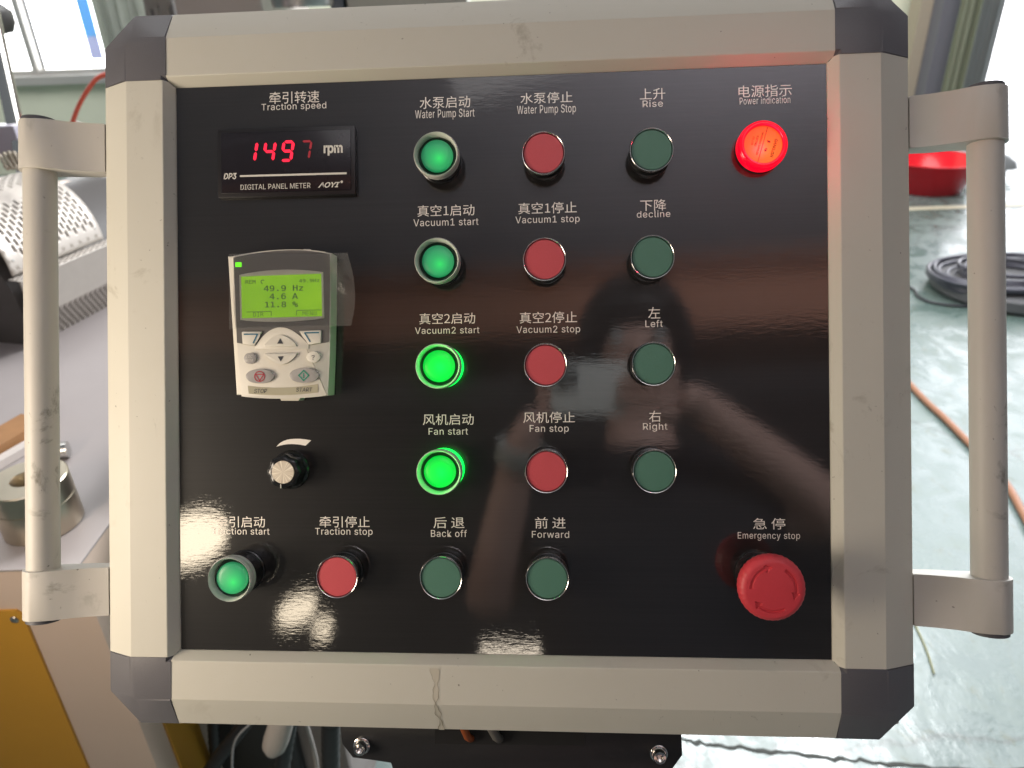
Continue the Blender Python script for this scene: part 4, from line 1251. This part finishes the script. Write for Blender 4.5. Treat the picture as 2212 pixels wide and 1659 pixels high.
head = REF(1375, 765, .24)
pelvis = Vector((head.x, head.y - .06, .93)); chest = Vector((head.x, head.y - .06, head.z - .34)); neck = Vector((head.x, head.y - .03, head.z - .13))
shL = chest + Vector((-.18, .02, .09)); shR = chest + Vector((.18, .02, .09))
elL, wrL = REF(1045, 1330, .12), REF(1128, 950, .025)
elR, wrR = REF(1830, 1120, .08), REF(1490, 860, .03)
ps = empty('person', (head.x, head.y - .06, 0)); bpy.context.view_layer.update()
tag(ps, 'person in a dark printed t-shirt photographing the panel, mirrored in it', 'person')
cm = M_CAM
handR = cm @ Vector((.150, -.030, .010)); handL = cm @ Vector((-.034, -.034, .012))
V = [pelvis, pelvis + Vector((0, 0, .22)), chest, neck, head + Vector((0, .0, -.045)), head + Vector((0, .01, .045)),
     shL, elL, wrL, handL, shR, elR, wrR, handR,
     pelvis + Vector((-.09, 0, -.06)), pelvis + Vector((-.11, .03, -.45)), pelvis + Vector((-.12, -.02, -.86)), pelvis + Vector((-.12, .12, -.90)),
     pelvis + Vector((.09, 0, -.06)), pelvis + Vector((.11, .03, -.45)), pelvis + Vector((.12, -.02, -.86)), pelvis + Vector((.12, .12, -.90))]
E_ = [(0, 1), (1, 2), (2, 3), (3, 4), (4, 5), (2, 6), (6, 7), (7, 8), (8, 9), (2, 10), (10, 11), (11, 12), (12, 13), (0, 14), (14, 15), (15, 16), (16, 17), (0, 18), (18, 19), (19, 20), (20, 21)]
RD = [(.15, .11), (.14, .10), (.16, .11), .052, (.062, .078), (.078, .09), .060, .040, .026, (.034, .016), .060, .040, .028, (.036, .018), .085, .058, .038, .032, .085, .058, .038, .032]
skinmesh('body', V, E_, RD, skin, ps)
# five fingers on each end of the phone
for sgn, hx_ in ((1, .150), (-1, -.034)):
    base = [(hx_ - sgn * .004, -.018 + .0 * k, .010) for k in range(1)]
    for k in range(4):
        y = -.040 + .019 * k
        L = (.062, .072, .070, .058)[k] if sgn > 0 else (.014, .016, .016, .020)[k]
        zf = -.006 if sgn > 0 else .012
        p = [cm @ Vector((hx_ + sgn * .004, y, .012)), cm @ Vector((hx_ - sgn * .006, y + .002, zf + .004)), cm @ Vector((hx_ - sgn * (.006 + L * .5), y + .004, zf - .002)), cm @ Vector((hx_ - sgn * (.006 + L), y + .003, zf + (.003 if sgn > 0 else 0)))]
        skinmesh('finger', p, [(0, 1), (1, 2), (2, 3)], [.0095, .0092, .0085, .0068], skin, ps, 2)
    p = [cm @ Vector((hx_ + sgn * .002, -.040, .018)), cm @ Vector((hx_ - sgn * .014, -.046, .020)), cm @ Vector((hx_ - sgn * .034, -.040, .022))]
    skinmesh('thumb', p, [(0, 1), (1, 2)], [.012, .0105, .0085], skin, ps, 2)
# shirt and trousers over the body
skinmesh('shirt', [pelvis + Vector((0, 0, -.02)), pelvis + Vector((0, 0, .22)), chest, neck + Vector((0, -.01, -.05)), shL, shL.lerp(elL, .45), shR, shR.lerp(elR, .45)],
         [(0, 1), (1, 2), (2, 3), (2, 4), (4, 5), (2, 6), (6, 7)], [(.18, .13), (.165, .125), (.18, .13), .085, .085, .078, .085, .078], shirt_m, ps)
skinmesh('trousers', [pelvis, pelvis + Vector((-.09, 0, -.06)), pelvis + Vector((-.11, .03, -.45)), pelvis + Vector((-.12, -.02, -.82)), pelvis + Vector((.09, 0, -.06)), pelvis + Vector((.11, .03, -.45)), pelvis + Vector((.12, -.02, -.82))],
         [(0, 1), (1, 2), (2, 3), (0, 4), (4, 5), (5, 6)], [(.16, .12), .105, .08, .068, .105, .08, .068], plain('dark_trousers', (.03, .03, .035), .9), ps)
# pale print on the shirt
bm = B(); rp = random.Random(3)
for u, v, s in ((1215, 1030, .02), (1245, 1075, .022), (1220, 1110, .02), (1190, 1165, .03), (1230, 1215, .022)):
    c = REF(u, v, .20)
    for k in range(5):
        q = c + Vector((rp.uniform(-s, s), rp.uniform(-.004, .004), rp.uniform(-s, s)))
        bmesh.ops.create_icosphere(bm, subdivisions=1, radius=s * .5, matrix=Matrix.Translation(q) @ Matrix.Diagonal((1.2, .25, .8, 1)))
o = obj('shirt_print', bm, plain('print_white', (.42, .44, .44), .8), None, 60); o.parent = ps; o.matrix_parent_inverse = ps.matrix_world.inverted()
# face features and hair
hm = Matrix.Translation(head) @ Euler((math.radians(-25), 0, 0)).to_matrix().to_4x4()
bm = B()
bmesh.ops.create_icosphere(bm, subdivisions=4, radius=.105, matrix=hm @ Matrix.Translation((0, -.018, .022)) @ Matrix.Diagonal((.92, 1.0, 1.12, 1)))
inv = hm.inverted(); kill = []
for vv in bm.verts:
    q = inv @ vv.co
    vv.co += (vv.co - head).normalized() * .006 * noise.noise(vv.co * 30)
    if q.y > .045 and q.z < .055 and abs(q.x) < .066: kill.append(vv)
bmesh.ops.delete(bm, geom=kill, context='VERTS')
o = obj('hair', bm, hair_m, None, 60); o.parent = ps; o.matrix_parent_inverse = ps.matrix_world.inverted()
bm = B(); bmesh.ops.create_cone(bm, segments=10, radius1=.014, radius2=.006, depth=.05, cap_ends=True, matrix=hm @ Matrix.Translation((0, .10, -.005)) @ Euler((math.radians(20), 0, 0)).to_matrix().to_4x4())
o = obj('nose', bm, skin, None, 60); o.parent = ps; o.matrix_parent_inverse = ps.matrix_world.inverted()
for s in (-1, 1):
    bm = B(); bmesh.ops.create_uvsphere(bm, u_segments=14, v_segments=10, radius=.012, matrix=hm @ Matrix.Translation((s * .032, .087, .018)))
    o = obj('eye', bm, plain('eye_white', (.5, .5, .5), .2) if s < 0 else MATS['eye_white'], None, 60); o.parent = ps; o.matrix_parent_inverse = ps.matrix_world.inverted()
bm = B(); bmesh.ops.create_uvsphere(bm, u_segments=14, v_segments=8, radius=.02, matrix=hm @ Matrix.Translation((0, .086, -.048)) @ Matrix.Diagonal((1, .4, .28, 1)))
o = obj('mouth', bm, plain('lips', (.35, .12, .11), .5), None, 60); o.parent = ps; o.matrix_parent_inverse = ps.matrix_world.inverted()
# watch strap on the left wrist
bm = B(); wd_ = (wrL - elL).normalized(); c = wrL - wd_ * .02
tube(bm, [c - wd_ * .012, c + wd_ * .012], .034, 28); o = obj('watch', bm, plain('watch_strap', (.42, .44, .42), .4), None, 60)
tag(o, 'grey wrist watch on the arm mirrored below the phone', 'watch')
bpy.context.view_layer.update()
for o in list(bpy.data.objects):
    if o.parent is None and o.get('category'):
        k = o.name.split('.')[0]
        if k == 'curtain': o['group'] = 'curtains hanging at the hall wall'
        if k == 'conduit': o['group'] = 'ribbed conduits hanging under the panel'
